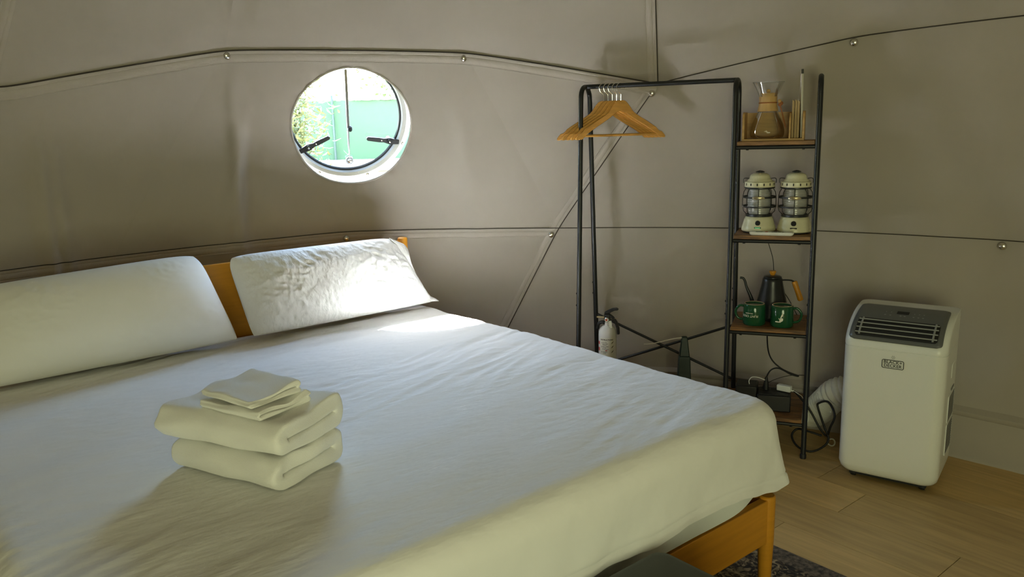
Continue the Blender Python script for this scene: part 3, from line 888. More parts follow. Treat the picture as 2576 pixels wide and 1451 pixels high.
# ------------------------------------------------------------------ folded towels
def folded(name, label, group, loc, rotz, A, Bd, t, mat, seed, tilt=0.0, slit=0.0016, lift=0.0):
    """a soft folded cloth: two thick layers that loop round at both ends, with the slit between them seen from the end"""
    rm = t/2+slit/2                                   # mid-line radius of the end loops
    path = []
    xl, xr = rm+t/2, A-rm-t/2
    NR = 16
    for k in range(NR): path.append((xl+(xr-xl)*k/NR, -rm))
    for k in range(14): a = -PI/2+PI*k/14; path.append((xr+rm*math.cos(a), rm*math.sin(a)))
    for k in range(NR): path.append((xr+(xl-xr)*k/NR, rm))
    for k in range(14): a = PI/2+PI*k/14; path.append((xl+rm*math.cos(a), rm*math.sin(a)))
    n = len(path); zc = t+slit/2; Hh = 2*zc
    P = [Vector((x, 0, z+zc)) for x, z in path]
    er = min(0.012, t*0.40)                            # rounding towards the end faces
    ys = [-Bd/2+er*(1-math.cos(PI/2*k/4)) for k in range(4)]+[-Bd/2+er+(Bd-2*er)*k/24 for k in range(25)]+[Bd/2-er*(1-math.cos(PI/2*k/4)) for k in range(3,-1,-1)]
    def hw(y):
        d = min(1.0, (Bd/2-abs(y))/er)
        return (t/2-er)+er*math.sqrt(max(0.0, 1-(1-d)**2))
    def deform(v):
        x, y, z = v; f = z/Hh
        k = noise.noise(Vector((x*8+seed, y*6, 1.0)))
        z2 = z*(1+0.05*k) + (tilt*(x/A)**2+lift*smoothstep(0.5, 1.0, x/A))*f
        z2 += f*0.009*noise.noise(Vector((x*14, y*12+seed, 2)))
        x2 = x+0.011*noise.noise(Vector((y*9+seed, f*2.5, 3)))+0.004*(f-0.5)
        y2 = y+0.012*noise.noise(Vector((x*10+seed, f*3.0, 5)))*(2*y/Bd)
        return Vector((x2-A/2, y2, z2))
    V = []
    m_ = len(ys)
    for i in range(n):
        tg = (P[(i+1) % n]-P[(i-1) % n]).normalized(); nr = Vector((tg.z, 0, -tg.x))
        for y in ys: V.append(deform(P[i]+nr*hw(y)+Vector((0, y, 0))))
        for y in ys[::-1]: V.append(deform(P[i]-nr*hw(y)+Vector((0, y, 0))))
    F = []; M2 = 2*m_
    for i in range(n):
        j = (i+1) % n
        for k in range(M2):
            k2 = (k+1) % M2
            F.append((i*M2+k, i*M2+k2, j*M2+k2, j*M2+k))
    o = MB().add(V, F).build(name, mat, None, angle=80, loc=loc, rotz=rotz)
    return tag(o, label, 'towel' if 'towel' in name else 'washcloth', group)
TYAW = BED_YAW+math.radians(22)
TZ = STOP+0.0035
folded('bath_towel', 'lower of two thick white folded bath towels on the bed', 'folded bath towels', BED(-1.388, 0.650, TZ), TYAW, 0.265, 0.378, 0.0405, 'terry', 1.0, lift=0.004)
folded('bath_towel', 'upper of two thick white folded bath towels, under the washcloths', 'folded bath towels', BED(-1.394, 0.668, TZ+0.0855), TYAW+math.radians(4), 0.272, 0.408, 0.0415, 'terry', 5.0, lift=0.010)
folded('washcloth', 'lower small folded white washcloth on top of the bath towels', 'folded washcloths', BED(-1.397, 0.622, TZ+0.173), TYAW-math.radians(3), 0.172, 0.225, 0.0100, 'terry', 8.0, lift=0.008)
folded('washcloth', 'topmost small folded white washcloth on the towel stack', 'folded washcloths', BED(-1.400, 0.632, TZ+0.2005), TYAW-math.radians(9), 0.160, 0.205, 0.0095, 'terry', 9.5, lift=0.014)

# ------------------------------------------------------------------ bench at the foot of the bed
bench = thing('bench', 'dark green-grey upholstered bench at the foot of the bed', 'bench', BED(-1.20, -0.285, 0), BED_YAW)
mb = MB(); rings = []
for ins, z in ((0.012,0.385),(0.003,0.392),(0.0,0.402),(0.0,0.445),(0.004,0.458),(0.014,0.466),(0.03,0.470),(0.10,0.473),(0.17,0.474)):
    rings.append([(p.x, p.y, z) for p in rrect(-0.575+ins, 0.575-ins, -0.205+ins, 0.205-ins, 0.035, (14,8), 8)])
n = len(rings[0])
mb.grid(lambda i, j: rings[j][i], n, len(rings), closed_u=True)
mb.F.append(tuple(range(n))[::-1]); mb.F.append(tuple((len(rings)-1)*n+i for i in range(n)))
mb.build('seat', 'bench_hide', bench, angle=60)
MB().box((0,0,0.23), (1.13, 0.39, 0.31)).build('body', 'bench_body', bench, bevel=0.008)
for sx in (-1,1):
    for sy in (-1,1):
        MB().lathe([(0.016,0.0085),(0.02,0.075),(0,0.075)], 14, Matrix.Translation((sx*0.5, sy*0.15, 0))).build('leg', 'black_plastic', bench)

# ------------------------------------------------------------------ clothes rack with shelves
RK_O = Vector((1.0742, 3.8007, 0)); RK_YAW = -0.3752
ex = Vector((math.cos(RK_YAW), math.sin(RK_YAW), 0)); ey = Vector((-math.sin(RK_YAW), math.cos(RK_YAW), 0))
def RK(x, y, z=0): return RK_O+ex*x+ey*y+Vector((0,0,z))
W1, W2, RH, DT, DB = 0.732, 0.362, 1.737, 0.156, 0.4125
ZS = (1.457, 1.0306, 0.5998, 0.1816)
def rd(z): return DB+(DT-DB)*min(1, z/1.687)
rack = thing('clothes_rack', 'black metal clothes rack with hanging rail and four wooden shelves', 'clothes rack', RK_O, RK_YAW)
PR = 0.0118
for x in (-W1, 0, W2):
    zt = RH-0.07
    path = [(x, -DB/2, 0.0), (x, -rd(0.6)/2, 0.6), (x, -rd(1.2)/2, 1.2), (x, -rd(zt)/2, zt)]
    for k in range(1, 12):
        a = PI*k/12
        path.append((x, -rd(zt)/2*math.cos(a), zt+0.07*math.sin(a)**0.8))
    path += [(x, rd(zt)/2, zt), (x, rd(1.2)/2, 1.2), (x, rd(0.6)/2, 0.6), (x, DB/2, 0.0)]
    MB().tube(path, PR, 14).build('end_frame', 'black_metal', rack)
    for sy in (-1, 1):
        MB().lathe([(0.014,0.0),(0.0145,0.018),(0.0118,0.022)], 16, Matrix.Translation((x, sy*DB/2, 0))).build('foot_cap', 'black_rubber', rack)
        for zz in (0.66, 0.72):
            MB().lathe([(0.0045,0),(0.0045,0.003),(0,0.005)], 10, Matrix.Translation((x-0.0115, sy*rd(zz)/2, zz)) @ Matrix.Rotation(-PI/2,4,'Y')).build('bolt', 'black_metal', rack)
MB().tube([(-W1, 0, RH), (0, 0, RH)], 0.0112, 14).build('hanging_rail', 'black_metal', rack)
for k, z in enumerate(ZS):
    d = rd(z); x0 = 0.014 if k < 3 else -W1+0.014
    MB().box(((x0+W2-0.014)/2, 0, z-0.009), (W2-0.014-x0, d+0.004, 0.018)).build('shelf_board', 'rustic_board', rack, bevel=0.0015)
    for sy in (-1, 1):
        MB().tube([(x0-0.01, sy*(d/2-0.004), z-0.027), (W2-0.006, sy*(d/2-0.004), z-0.027)], 0.0085, 10).build('shelf_rail', 'black_metal', rack)
    for xx in (0.06, W2-0.06):
        MB().lathe([(0.006,0),(0.006,0.004),(0,0.005)], 10, Matrix.Translation((xx, -d/2+0.004, z-0.035)) @ Matrix.Rotation(PI,4,'X')).build('bolt', 'black_metal', rack)
yb = 0.168
MB().tube([(-W1, rd(.545)/2, 0.545), (0, rd(.228)/2, 0.228)], 0.0068, 10).build('cross_brace', 'black_metal', rack)
MB().tube([(-W1, rd(.235)/2+0.012, 0.235), (0, rd(.525)/2+0.012, 0.525)], 0.0068, 10).build('cross_brace', 'black_metal', rack)

# ------------------------------------------------------------------ wooden hangers on the rail
def hanger_proto():
    t = thing('hanger', 'x', 'hanger', (0,0,0), 0, 'wooden hangers on the rail')
    hw = 0.238
    TP = [(0,0.0),(0.10,-0.003),(0.20,-0.030),(0.30,-0.060),(0.60,-0.104),(0.90,-0.150),(1.0,-0.176)]
    LP = [(0,-0.052),(0.08,-0.056),(0.20,-0.074),(0.30,-0.091),(0.60,-0.134),(0.90,-0.181),(1.0,-0.184)]
    def curve(T_, s):
        P = [Vector((x, 0, z)) for x, z in T_]
        Q = spline([(-P[1].x, 0, P[1].z)]+[tuple(p) for p in P], 10)
        for p, q in zip(Q[:-1], Q[1:]):
            if p.x <= s <= q.x+1e-9: return p.z+(q.z-p.z)*(s-p.x)/max(1e-9, q.x-p.x)
        return T_[-1][1]
    top = lambda s: curve(TP, s)
    wid = lambda s: curve(TP, s)-curve(LP, s)
    N = 24; up_, dn = [], []
    for k in range(-N, N+1):
        s = abs(k)/N; x = hw*k/N
        z = top(s)
        if 0.83 < s < 0.88: z -= 0.006
        up_.append((x, z)); dn.append((x, z-wid(s)))
    poly = up_+dn[::-1]
    V = []; F = []
    n = len(up_)
    for y in (-0.0065, 0.0065):
        V += [(x, y, z) for x, z in up_]+[(x, y, z) for x, z in dn]
    for k in range(n-1):
        F.append((k, k+1, n+k+1, n+k)); F.append((2*n+k, 3*n+k, 3*n+k+1, 2*n+k+1))
        F.append((k, 2*n+k, 2*n+k+1, k+1)); F.append((n+k, n+k+1, 3*n+k+1, 3*n+k))
    F.append((0, n, 3*n, 2*n)); F.append((n-1, 3*n-1, 4*n-1, 2*n-1))
    MB().add(V, F).build('shoulder', 'hanger_wood', t, bevel=0.003, angle=50)
    MB().tube([(-hw*0.90, 0, top(0.88)-0.020), (hw*0.90, 0, top(0.88)-0.020)], 0.0062, 12).build('trouser_bar', 'hanger_wood', t)
    R = 0.021; path = [(0, 0, -0.02), (0, 0, 0.028), (-0.006, 0, 0.035), (-0.019, 0, 0.046)]
    for k in range(0, 15):
        a = PI+0.45-(PI+0.65)*k/14
        path.append((0.0-0.002+R*math.cos(a), 0, 0.062+R*math.sin(a)+0.0))
    MB().tube(path, 0.0020, 8).build('hook', 'chrome', t)
    return t
hp_ = hanger_proto()
HLAB = ['front wooden hanger on the rail, nearest the shelves', 'second wooden hanger behind the front one', 'middle wooden hanger of the five on the rail',
        'fourth wooden hanger, second from the round window', 'rearmost wooden hanger, nearest the round window']
for k in range(5):
    o = hp_ if k == 0 else copy_tree(hp_)
    o['label'] = HLAB[k]
    x = -0.552-0.0215*k
    o.location = RK(x, 0.0, RH-0.0715+0.0005)
    o.rotation_euler = (0, 0, RK_YAW+math.radians(37-2.2*k))

# ------------------------------------------------------------------ top shelf: coffee caddy
Z1 = ZS[0]
cad = thing('coffee_caddy', 'open bamboo caddy with divider on the top shelf', 'caddy', RK(0.167, 0.010, Z1), RK_YAW)
CW, CD, CH = 0.270, 0.150, 0.132
MB().box((0,0,0.005), (CW, CD, 0.010)).build('base_board', 'bamboo', cad, bevel=0.001)
def side_poly():
    p = [(-CD/2, 0.010), (CD/2, 0.010), (CD/2, CH)]
    for k in range(9):
        a = PI/2+PI/2*k/8; p.append((-CD/2+0.035+0.035*math.cos(a), CH-0.035+0.035*math.sin(a)))
    return p
for x in (-CW/2+0.005, CW/2-0.005):
    MB().prism(side_poly(), 0.010, Matrix.Translation((x,0,0)) @ Matrix.Rotation(PI/2,4,'Z')).build('side_board', 'bamboo', cad, bevel=0.001)
MB().prism([(x, z*0.93) for x, z in side_poly()], 0.008, Matrix.Translation((0.0725,0,0)) @ Matrix.Rotation(PI/2,4,'Z')).build('divider', 'bamboo', cad, bevel=0.001)
MB().box((0, CD/2-0.004, 0.07), (CW-0.02, 0.008, 0.118)).build('back_board', 'bamboo', cad)
# glass carafe
cf = thing('coffee_carafe', 'hourglass coffee carafe with wooden collar in the bamboo caddy', 'carafe', RK(0.138, -0.006, Z1+0.0115), RK_YAW)
cp_ = [(0.0,0.0),(0.060,0.0),(0.070,0.004),(0.0765,0.018),(0.0765,0.034),(0.070,0.062),(0.057,0.092),(0.045,0.116),(0.036,0.136),(0.0345,0.158),(0.038,0.180),(0.051,0.214),(0.068,0.249),(0.0692,0.252)]
gl = MB().lathe(cp_, 48, cap=False).build('glass_body', 'clear_glass', cf, angle=60)
MB().tube([(0.0692*math.cos(2*PI*k/48), 0.0692*math.sin(2*PI*k/48), 0.252) for k in range(48)], 0.0014, 6, closed=True).build('rim', 'lamp_glass', gl)
MB().lathe([(0.0445,0.1215),(0.0465,0.124),(0.0385,0.160),(0.0415,0.196),(0.0395,0.199),(0.036,0.163)], 40, Matrix.Translation((0,0,0)), cap=False).build('collar', 'collar_wood', cf, angle=50)
MB().tube([(0.0392*math.cos(2*PI*k/32), 0.0392*math.sin(2*PI*k/32), 0.160) for k in range(32)], 0.0028, 8, closed=True).build('leather_tie', 'leather_tie', cf)
MB().lathe([(0,0.203),(0.006,0.204),(0.0095,0.212),(0.006,0.220),(0,0.2215)], 20).lathe([(0,0.198),(0.036,0.198),(0.037,0.203),(0,0.204)], 30).build('lid', 'collar_wood', cf)
for dx, dz in ((0.047,0.165),(0.054,0.156),(0.049,0.151)):
    MB().lathe([(0,-0.009),(0.006,-0.007),(0.009,0),(0.006,0.007),(0,0.009)], 14, Matrix.Translation((dx+0.005,-0.022,dz))).build('wood_bead', 'collar_wood' if dz > 0.16 else 'leather_tie', cf)
MB().tube(spline([(0.052,-0.022,0.153),(0.064,-0.030,0.115),(0.076,-0.034,0.070),(0.0825,-0.034,0.046)]), 0.0028, 8).build('tie_end', 'leather_tie', cf)
# filters and booklet in the caddy
for k, (x, h, lab) in enumerate(((0.250,0.170,'brown paper filter stack next to the caddy divider'),(0.262,0.171,'middle brown paper filter stack in the caddy'),(0.273,0.168,'thin brown paper filter stack against the pale booklet'))):
    mb = MB()
    for q in range(4): mb.box((x*0+(-0.0036+q*0.0024), 0, h/2-0.001*q), (0.0019, 0.095, h-0.002*q))
    o = mb.build('paper_filter', 'brown_paper', None, loc=RK(x, 0.008, Z1+0.0105), rotz=RK_YAW)
    tag(o, lab, 'filter', 'paper filters in the caddy')
bk = thing('booklet', 'tall pale booklet standing upright in the bamboo caddy', 'booklet', RK(0.2845, 0.000, Z1+0.0105), RK_YAW+0.10)
Mb = Matrix.Rotation(math.radians(-1.2), 4, 'Y')
for q in range(3): MB().box((-0.0025+q*0.0022, 0, 0.150), (0.0018, 0.090, 0.300-0.003*q), Mb).build('page', 'pale_paper', bk)
MB().box((0.0042, 0, 0.1505), (0.0012, 0.092, 0.301), Mb).build('cover', 'pale_paper', bk)
MB().box((0.0002, -0.0462, 0.292), (0.0098, 0.001, 0.020), Mb).build('dark_label', 'dark_print', bk)

# ------------------------------------------------------------------ second shelf: two lanterns and a remote
def lantern():
    t = thing('camping_lantern', 'x', 'lantern', (0,0,0), 0, 'cream camping lanterns')
    b = MB().lathe([(0.0,0.006),(0.074,0.006),(0.078,0.010),(0.078,0.016),(0.0745,0.034),(0.073,0.036),(0.067,0.060),(0.061,0.073),(0.056,0.076),(0,0.076)], 44).build('base', 'cream_enamel', t, angle=40)
    MB().lathe([(0.0,0),(0.070,0),(0.071,0.006),(0,0.006)], 36).build('foot_pad', 'black_rubber', b)
    Mk = Matrix.Translation((0,-0.0705,0.049)) @ Matrix.Rotation(PI/2+0.28,4,'X')
    MB().lathe([(0.0115,-0.004),(0.0115,0.004),(0.009,0.006),(0,0.006)], 20, Mk).build('switch_knob', 'black_plastic', b)
    led = MB().box((0,0,0), (0.030,0.007,0.003), Matrix.Translation((0,-0.0745,0.027)) @ Matrix.Rotation(PI/2+0.2,4,'X')).build('charge_light', 'black_plastic', b, bevel=0.002)
    MB().lathe([(0.060,0.076),(0.061,0.086),(0.053,0.088)], 40, cap=False).build('lower_ring', 'black_metal', t)
    pr_ = [(0.047,0.086)]
    for k in range(1, 40):
        f = k/40
        pr_.append((0.047+0.007*math.sin(PI*f)+0.0012*math.sin(k*1.57*1.3), 0.086+0.120*f))
    pr_.append((0.046,0.206))
    MB().lathe(pr_, 40, cap=False).build('glass_globe', 'lamp_glass', t, angle=89)
    MB().lathe([(0,0.088),(0.012,0.088),(0.012,0.19),(0,0.195)], 18).build('lamp_core', 'pale_paper', t)
    MB().lathe([(0.056,0.204),(0.069,0.208),(0.069,0.213),(0.05,0.214)], 40, cap=False).build('upper_ring', 'black_metal', t)
    cagem = [(0.056,0.084),(0.071,0.100),(0.0755,0.125),(0.0755,0.165),(0.071,0.190),(0.061,0.206)]
    for k in range(8):
        a = 2*PI*(k+0.0)/8 - PI/2
        MB().tube([(r*math.cos(a), r*math.sin(a), z) for r, z in cagem], 0.0016, 6).build('cage_wire', 'black_metal', t)
    for z in (0.122, 0.166):
        MB().lathe([(0.0745,z-0.0035),(0.0765,z-0.0035),(0.0765,z+0.0035),(0.0745,z+0.0035),(0.0745,z-0.0035)], 44, cap=False).build('cage_band', 'black_metal', t)
    rg = MB().lathe([(0.060,0.2135),(0.0675,0.2135),(0.0685,0.217),(0.0675,0.236),(0.064,0.239),(0.058,0.240)], 44, cap=False).build('vent_ring', 'cream_enamel', t)
    for k in range(14):
        a = 2*PI*k/14+0.11
        MB().box((0.0682,0,0.2265), (0.0012,0.005,0.011), Matrix.Rotation(a,4,'Z')).build('vent_slot', 'dark_recess', rg)
    MB().lathe([(0.0585,0.2395),(0.055,0.246),(0.047,0.252),(0.046,0.262),(0.041,0.270),(0.030,0.276),(0.012,0.279),(0,0.2795)], 40).build('cap', 'cream_enamel', t, angle=50)
    MB().lathe([(0.006,0.278),(0.020,0.2815),(0.020,0.284),(0.010,0.288),(0,0.290)], 24).build('top_knob', 'black_plastic', t)
    for s in (-1, 1):
        MB().tube(spline([(s*0.050,0,0.252),(s*0.066,-0.004,0.254),(s*0.0735,-0.004,0.248),(s*0.0735,-0.004,0.232)], 5), 0.0018, 6).build('handle_loop', 'black_metal', t)
    pl = [(0.028*math.cos(a)*1.0+(0.0), 0.0065*math.sin(a)) for a in [2*PI*k/24 for k in range(24)]]
    n = len(pl)
    def cyl(x, z, r): a = x/r; return (r*math.sin(a), -r*math.cos(a), z)
    V = [cyl(x*(1.06), 0.166+z*1.1, 0.0778) for x, z in pl]+[cyl(x, 0.166+z, 0.0785) for x, z in pl]
    mb = MB().add(V+[cyl(0, 0.166, 0.0785)], [(i, (i+1) % n, n+(i+1) % n, n+i) for i in range(n)]+[(n+i, n+(i+1) % n, 2*n) for i in range(n)])
    plate = mb.build('name_plate', 'brass', t, angle=60)
    V, F = text_faces('BAREBONES', 0.0078, 0.0001)
    MB().add([cyl(x, 0.166+y, 0.0792) for x, y, z in V], F).build('lettering', 'dark_print', plate, smooth=False, fix=False)
    return t
ln = lantern()
ln.location = RK(0.113, 0.005, ZS[1]+0.0008); ln.rotation_euler = (0,0,RK_YAW+0.02)
ln['label'] = 'cream camping lantern with green charge lights, beside the middle rack post'
l2_ = copy_tree(ln)
l2_.location = RK(0.2745, 0.005, ZS[1]+0.0008); l2_.rotation_euler = (0,0,RK_YAW-0.02)
l2_['label'] = 'cream camping lantern with unlit charge lights, farther from the hangers'
for ch in ln.children:
    if ch.name.split('.')[0] == 'base':
        for k in range(4):
            MB().box((-0.0095+0.0062*k,-0.0765,0.0275), (0.0038,0.0016,0.0024)).build('green_light', 'green_led', ch)
rm = thing('remote_control', 'slim white remote control lying in front of the lanterns', 'remote', RK(0.180, -0.106, ZS[1]+0.0006), RK_YAW-0.05)
mb = MB(); rings = []
for ins, z in ((0.008,0.0),(0.002,0.004),(0.0,0.010),(0.0,0.013),(0.002,0.0145)):
    rings.append([(p.x, p.y, z) for p in rrect(-0.098+ins, 0.098-ins, -0.021+ins*0.5, 0.021-ins*0.5, 0.008, (4,3), 5)])
n = len(rings[0]); mb.grid(lambda i, j: rings[j][i], n, len(rings), closed_u=True)
mb.F.append(tuple(range(n))[::-1]); mb.F.append(tuple((len(rings)-1)*n+i for i in range(n)))
mb.build('shell', 'white_plastic', rm, angle=40)
for k, (x, wd, mtn) in enumerate(((-0.022,0.012,'red_print'),(0.012,0.024,'slat_plastic'),(0.036,0.010,'slat_plastic'),(0.050,0.008,'slat_plastic'),(-0.055,0.03,'grey_print'))):
    MB().box((x, 0.0, 0.0149), (wd, 0.014, 0.0012)).build('key', mtn, rm)

# ------------------------------------------------------------------ third shelf: kettle and mugs
Z3 = ZS[2]
kt = thing('gooseneck_kettle', 'black gooseneck kettle with wooden handle behind the mugs', 'kettle', RK(0.183, 0.062, Z3+0.0006), RK_YAW)
kb = MB().lathe([(0,0),(0.082,0),(0.085,0.006),(0.083,0.020),(0.076,0.055),(0.065,0.105),(0.053,0.155),(0.0475,0.184),(0.046,0.196),(0.041,0.2015),(0,0.203)], 44).build('body', 'kettle_black', kt, angle=50)
ld = MB().lathe([(0.0,0.2015),(0.043,0.2015),(0.042,0.206),(0.034,0.2105),(0.012,0.213),(0,0.213)], 36).build('lid', 'kettle_black', kt)
MB().lathe([(0.0,0.212),(0.009,0.212),(0.012,0.218),(0.0165,0.229),(0.0155,0.234),(0,0.235)], 22).build('lid_knob', 'honey_wood', ld)
sp = spline([(-0.070,0,0.028),(-0.086,-0.002,0.065),(-0.100,-0.004,0.105),(-0.120,-0.006,0.150),(-0.128,-0.006,0.178),(-0.137,-0.007,0.193),(-0.152,-0.008,0.195)], 6)
MB().tube(sp, [0.014-0.0085*min(1, i/(len(sp)*0.5)) for i in range(len(sp))], 12).build('spout', 'kettle_black', kt)
MB().tube(spline([(0.044,0,0.190),(0.065,0,0.191),(0.086,0,0.190),(0.102,0,0.183)], 5), 0.0038, 8).build('handle_arm', 'black_metal', kt)
MB().lathe([(0.0,0.0),(0.011,0.0),(0.0135,0.006),(0.0125,0.040),(0.0135,0.080),(0.014,0.092),(0.011,0.098),(0,0.099)], 20, Matrix.Translation((0.100,0,0.186)) @ Matrix.Rotation(math.radians(180-20),4,'Y')).build('handle_grip', 'honey_wood', kt)
def mug(name, label, x, y, rot, printer):
    t = thing(name, label, 'mug', RK(x, y, Z3+0.0006), RK_YAW+rot, 'green mugs standing upside down')
    R0 = 0.0515
    MB().lathe([(0.047,0.004),(0.049,0.0),(0.0515,0.003),(0.0525,0.012),(0.0515,0.06),(0.0505,0.094),(0.0475,0.099),(0.0440,0.1005),(0.0420,0.098),(0.040,0.0945),(0,0.0940)], 44, cap=False).build('body', 'mug_green', t, angle=45)
    MB().lathe([(0.0465,0.0996),(0.0455,0.1012),(0.0435,0.1015),(0.0420,0.0995)], 44, cap=False).build('foot_ring', 'mug_clay', t, angle=80)
    MB().tube(spline([(0.046,0,0.085),(0.066,0,0.086),(0.083,0,0.068),(0.085,0,0.048),(0.074,0,0.026),(0.047,0,0.018)], 7), 0.0058, 10).build('handle', 'mug_green', t)
    printer(t)
    return t
def on_mug(x, z, a0, r=0.0522):
    a = a0+x/r
    return (r*math.sin(a), -r*math.cos(a), z)
def print_words(a0):
    def f(t):
        for txt, size, z in (('FLINT CREEK', 0.0146, 0.047), ('OKLAHOMA', 0.0068, 0.0600)):
            V, F = text_faces(txt, size, 0.00025)
            MB().add([on_mug(-x, z-y, a0, 0.0526) for x, y, _ in V], F).build('lettering', 'cream_print', t, smooth=False, fix=False)
    return f
def print_logo(a0):
    def f(t):
        def blob(pts, z0):
            P = spline([(x, 0, z) for x, z in pts]+[(pts[0][0], 0, pts[0][1])], 5)[:-1]
            n = len(P); c = sum((p for p in P), Vector())/n
            # a thin raised print following the mug wall, filled with a triangle fan in small steps
            bm = bmesh.new()
            vs = [bm.verts.new((p.x, p.z, 0)) for p in P]
            fc = bm.faces.new(vs); bmesh.ops.triangulate(bm, faces=[fc])
            bm.verts.ensure_lookup_table(); bm.verts.index_update()
            V = [tuple(v.co) for v in bm.verts]; F = [tuple(v.index for v in q.verts) for q in bm.faces]
            bm.free()
            MB().add([on_mug(x, z, a0, 0.0528) for x, z, _ in V], F).build('emblem', 'cream_print', t, smooth=False, fix=False)
        blob([(0.008,0.071),(0.011,0.067),(0.0095,0.058),(0.005,0.052),(0.000,0.043),(-0.003,0.034),(-0.0055,0.031),(-0.005,0.038),(-0.001,0.050),(0.003,0.062)], 0)
        blob([(-0.026,0.030),(-0.018,0.0325),(-0.006,0.031),(0.004,0.031),(0.010,0.036),(0.011,0.044),(0.007,0.048),(0.002,0.046),(0.004,0.0445),(0.007,0.043),(0.007,0.038),(0.002,0.034),(-0.004,0.0345),(0.002,0.0280),(-0.012,0.0262),(-0.024,0.0268)], 0)
        blob([(-0.010,0.047),(-0.006,0.046),(-0.004,0.040),(-0.007,0.041)], 0)
    return f
mug('mug', 'upside-down green mug with pale lettering, nearer the hangers', 0.113, -0.078, PI, print_words(PI-math.radians(22)))
mug('mug', 'upside-down green mug with a pale emblem, on the shelf end', 0.2395, -0.086, 0.0, print_logo(math.radians(-4)))

# ------------------------------------------------------------------ bottom shelf: power gear and cables
Z4 = ZS[3]
ub = thing('power_box', 'black power backup box on the bottom shelf', 'power box', RK(0.215, -0.055, Z4+0.0006), RK_YAW+0.05)
MB().box((0,0,0.040), (0.155, 0.13, 0.080)).build('housing', 'black_plastic', ub, bevel=0.006)
MB().box((0,0,0.0815), (0.135, 0.11, 0.004)).build('outlet_plate', 'black_rubber', ub, bevel=0.001)
for k in range(3): MB().box((-0.045+0.045*k, 0.02, 0.084), (0.026,0.03,0.002)).build('outlet', 'dark_recess', ub)
ub2 = MB().box((0,0,0.055), (0.10,0.11,0.11)).build('cable_box', 'black_plastic', None, bevel=0.006, loc=RK(0.088, -0.045, Z4+0.0006), rotz=RK_YAW)
tag(ub2, 'black box on the bottom shelf, partly hidden by the bed', 'box')
ch_ = thing('charger', 'white charging adapter plugged into the power box', 'charger', RK(0.262, -0.052, Z4+0.087), RK_YAW-0.35)
MB().box((0,0,0.015), (0.068,0.030,0.030)).build('body', 'white_plastic', ch_, bevel=0.005)
MB().box((0.040,0,0.010), (0.014,0.010,0.007)).build('plug', 'white_plastic', ch_, bevel=0.002)
MB().tube(spline([(0.046,0,0.010),(0.070,-0.01,0.004),(0.088,0.01,-0.02),(0.105,0.03,-0.09),(0.112,0.03,-0.13),(0.100,0.01,-0.16)]), 0.0016, 6).build('cord', 'white_plastic', ch_)
def cable(name, label, pts, r, mat, n=8):
    o = MB().tube(spline([RK(*p) for p in pts], n), r, 8).build(name, mat)
    return tag(o, label, 'cable')
kc = cable('kettle_cord', 'black kettle cord looping from the third shelf to the power box', [(0.158,0.155,0.59),(0.160,0.150,0.53),(0.184,-0.02,0.44),(0.240,-0.05,0.382),(0.322,-0.06,0.352),(0.290,-0.07,0.360),(0.235,-0.06,0.382),(0.200,-0.05,0.370),(0.180,-0.045,0.335),(0.177,-0.045,0.300)], 0.0036, 'black_rubber')
o = MB().lathe([(0.006,0.062),(0.009,0.045),(0.012,0.032),(0.014,0.0),(0,0.0)][::-1], 14).build('cord_plug', 'black_rubber', kc); o.location = RK(0.177,-0.045,Z4+0.0855)
cable('lantern_cable', 'thin black cable hanging from the lantern shelf behind the kettle', [(0.140,0.135,1.00),(0.152,0.145,0.96),(0.176,0.150,0.88),(0.186,0.158,0.80),(0.215,0.160,0.74),(0.255,0.160,0.68),(0.290,0.150,0.62),(0.300,0.14,0.6035)], 0.0018, 'black_rubber')
cable('white_cable', 'short white cable arching over the black boxes on the bottom shelf', [(0.172,-0.06,0.318),(0.140,-0.065,0.330),(0.112,-0.07,0.330),(0.099,-0.07,0.312),(0.101,-0.07,0.294)], 0.0022, 'white_plastic')
cable('thin_cable', 'thin black cable running back from the power box to the tent wall', [(0.150,-0.02,0.262),(0.200,0.06,0.280),(0.270,0.20,0.268),(0.345,0.25,0.262)], 0.0016, 'black_rubber')
cable('power_cable', 'thick black power cable coiled on the floor beside the rack', [(0.250,0.03,0.262),(0.300,0.02,0.250),(0.335,0.00,0.225),(0.385,-0.03,0.17),(0.430,-0.06,0.10),(0.462,-0.08,0.075),(0.475,-0.09,0.12),(0.492,-0.08,0.18),(0.462,-0.04,0.228),(0.420,-0.03,0.215),(0.418,-0.03,0.19),(0.447,-0.07,0.12),(0.470,-0.09,0.065),(0.450,-0.11,0.030),(0.395,-0.14,0.010),(0.335,-0.12,0.020),(0.306,-0.08,0.055),(0.330,-0.06,0.085),(0.385,-0.08,0.085),(0.440,-0.09,0.075)], 0.0052, 'black_rubber', 10)

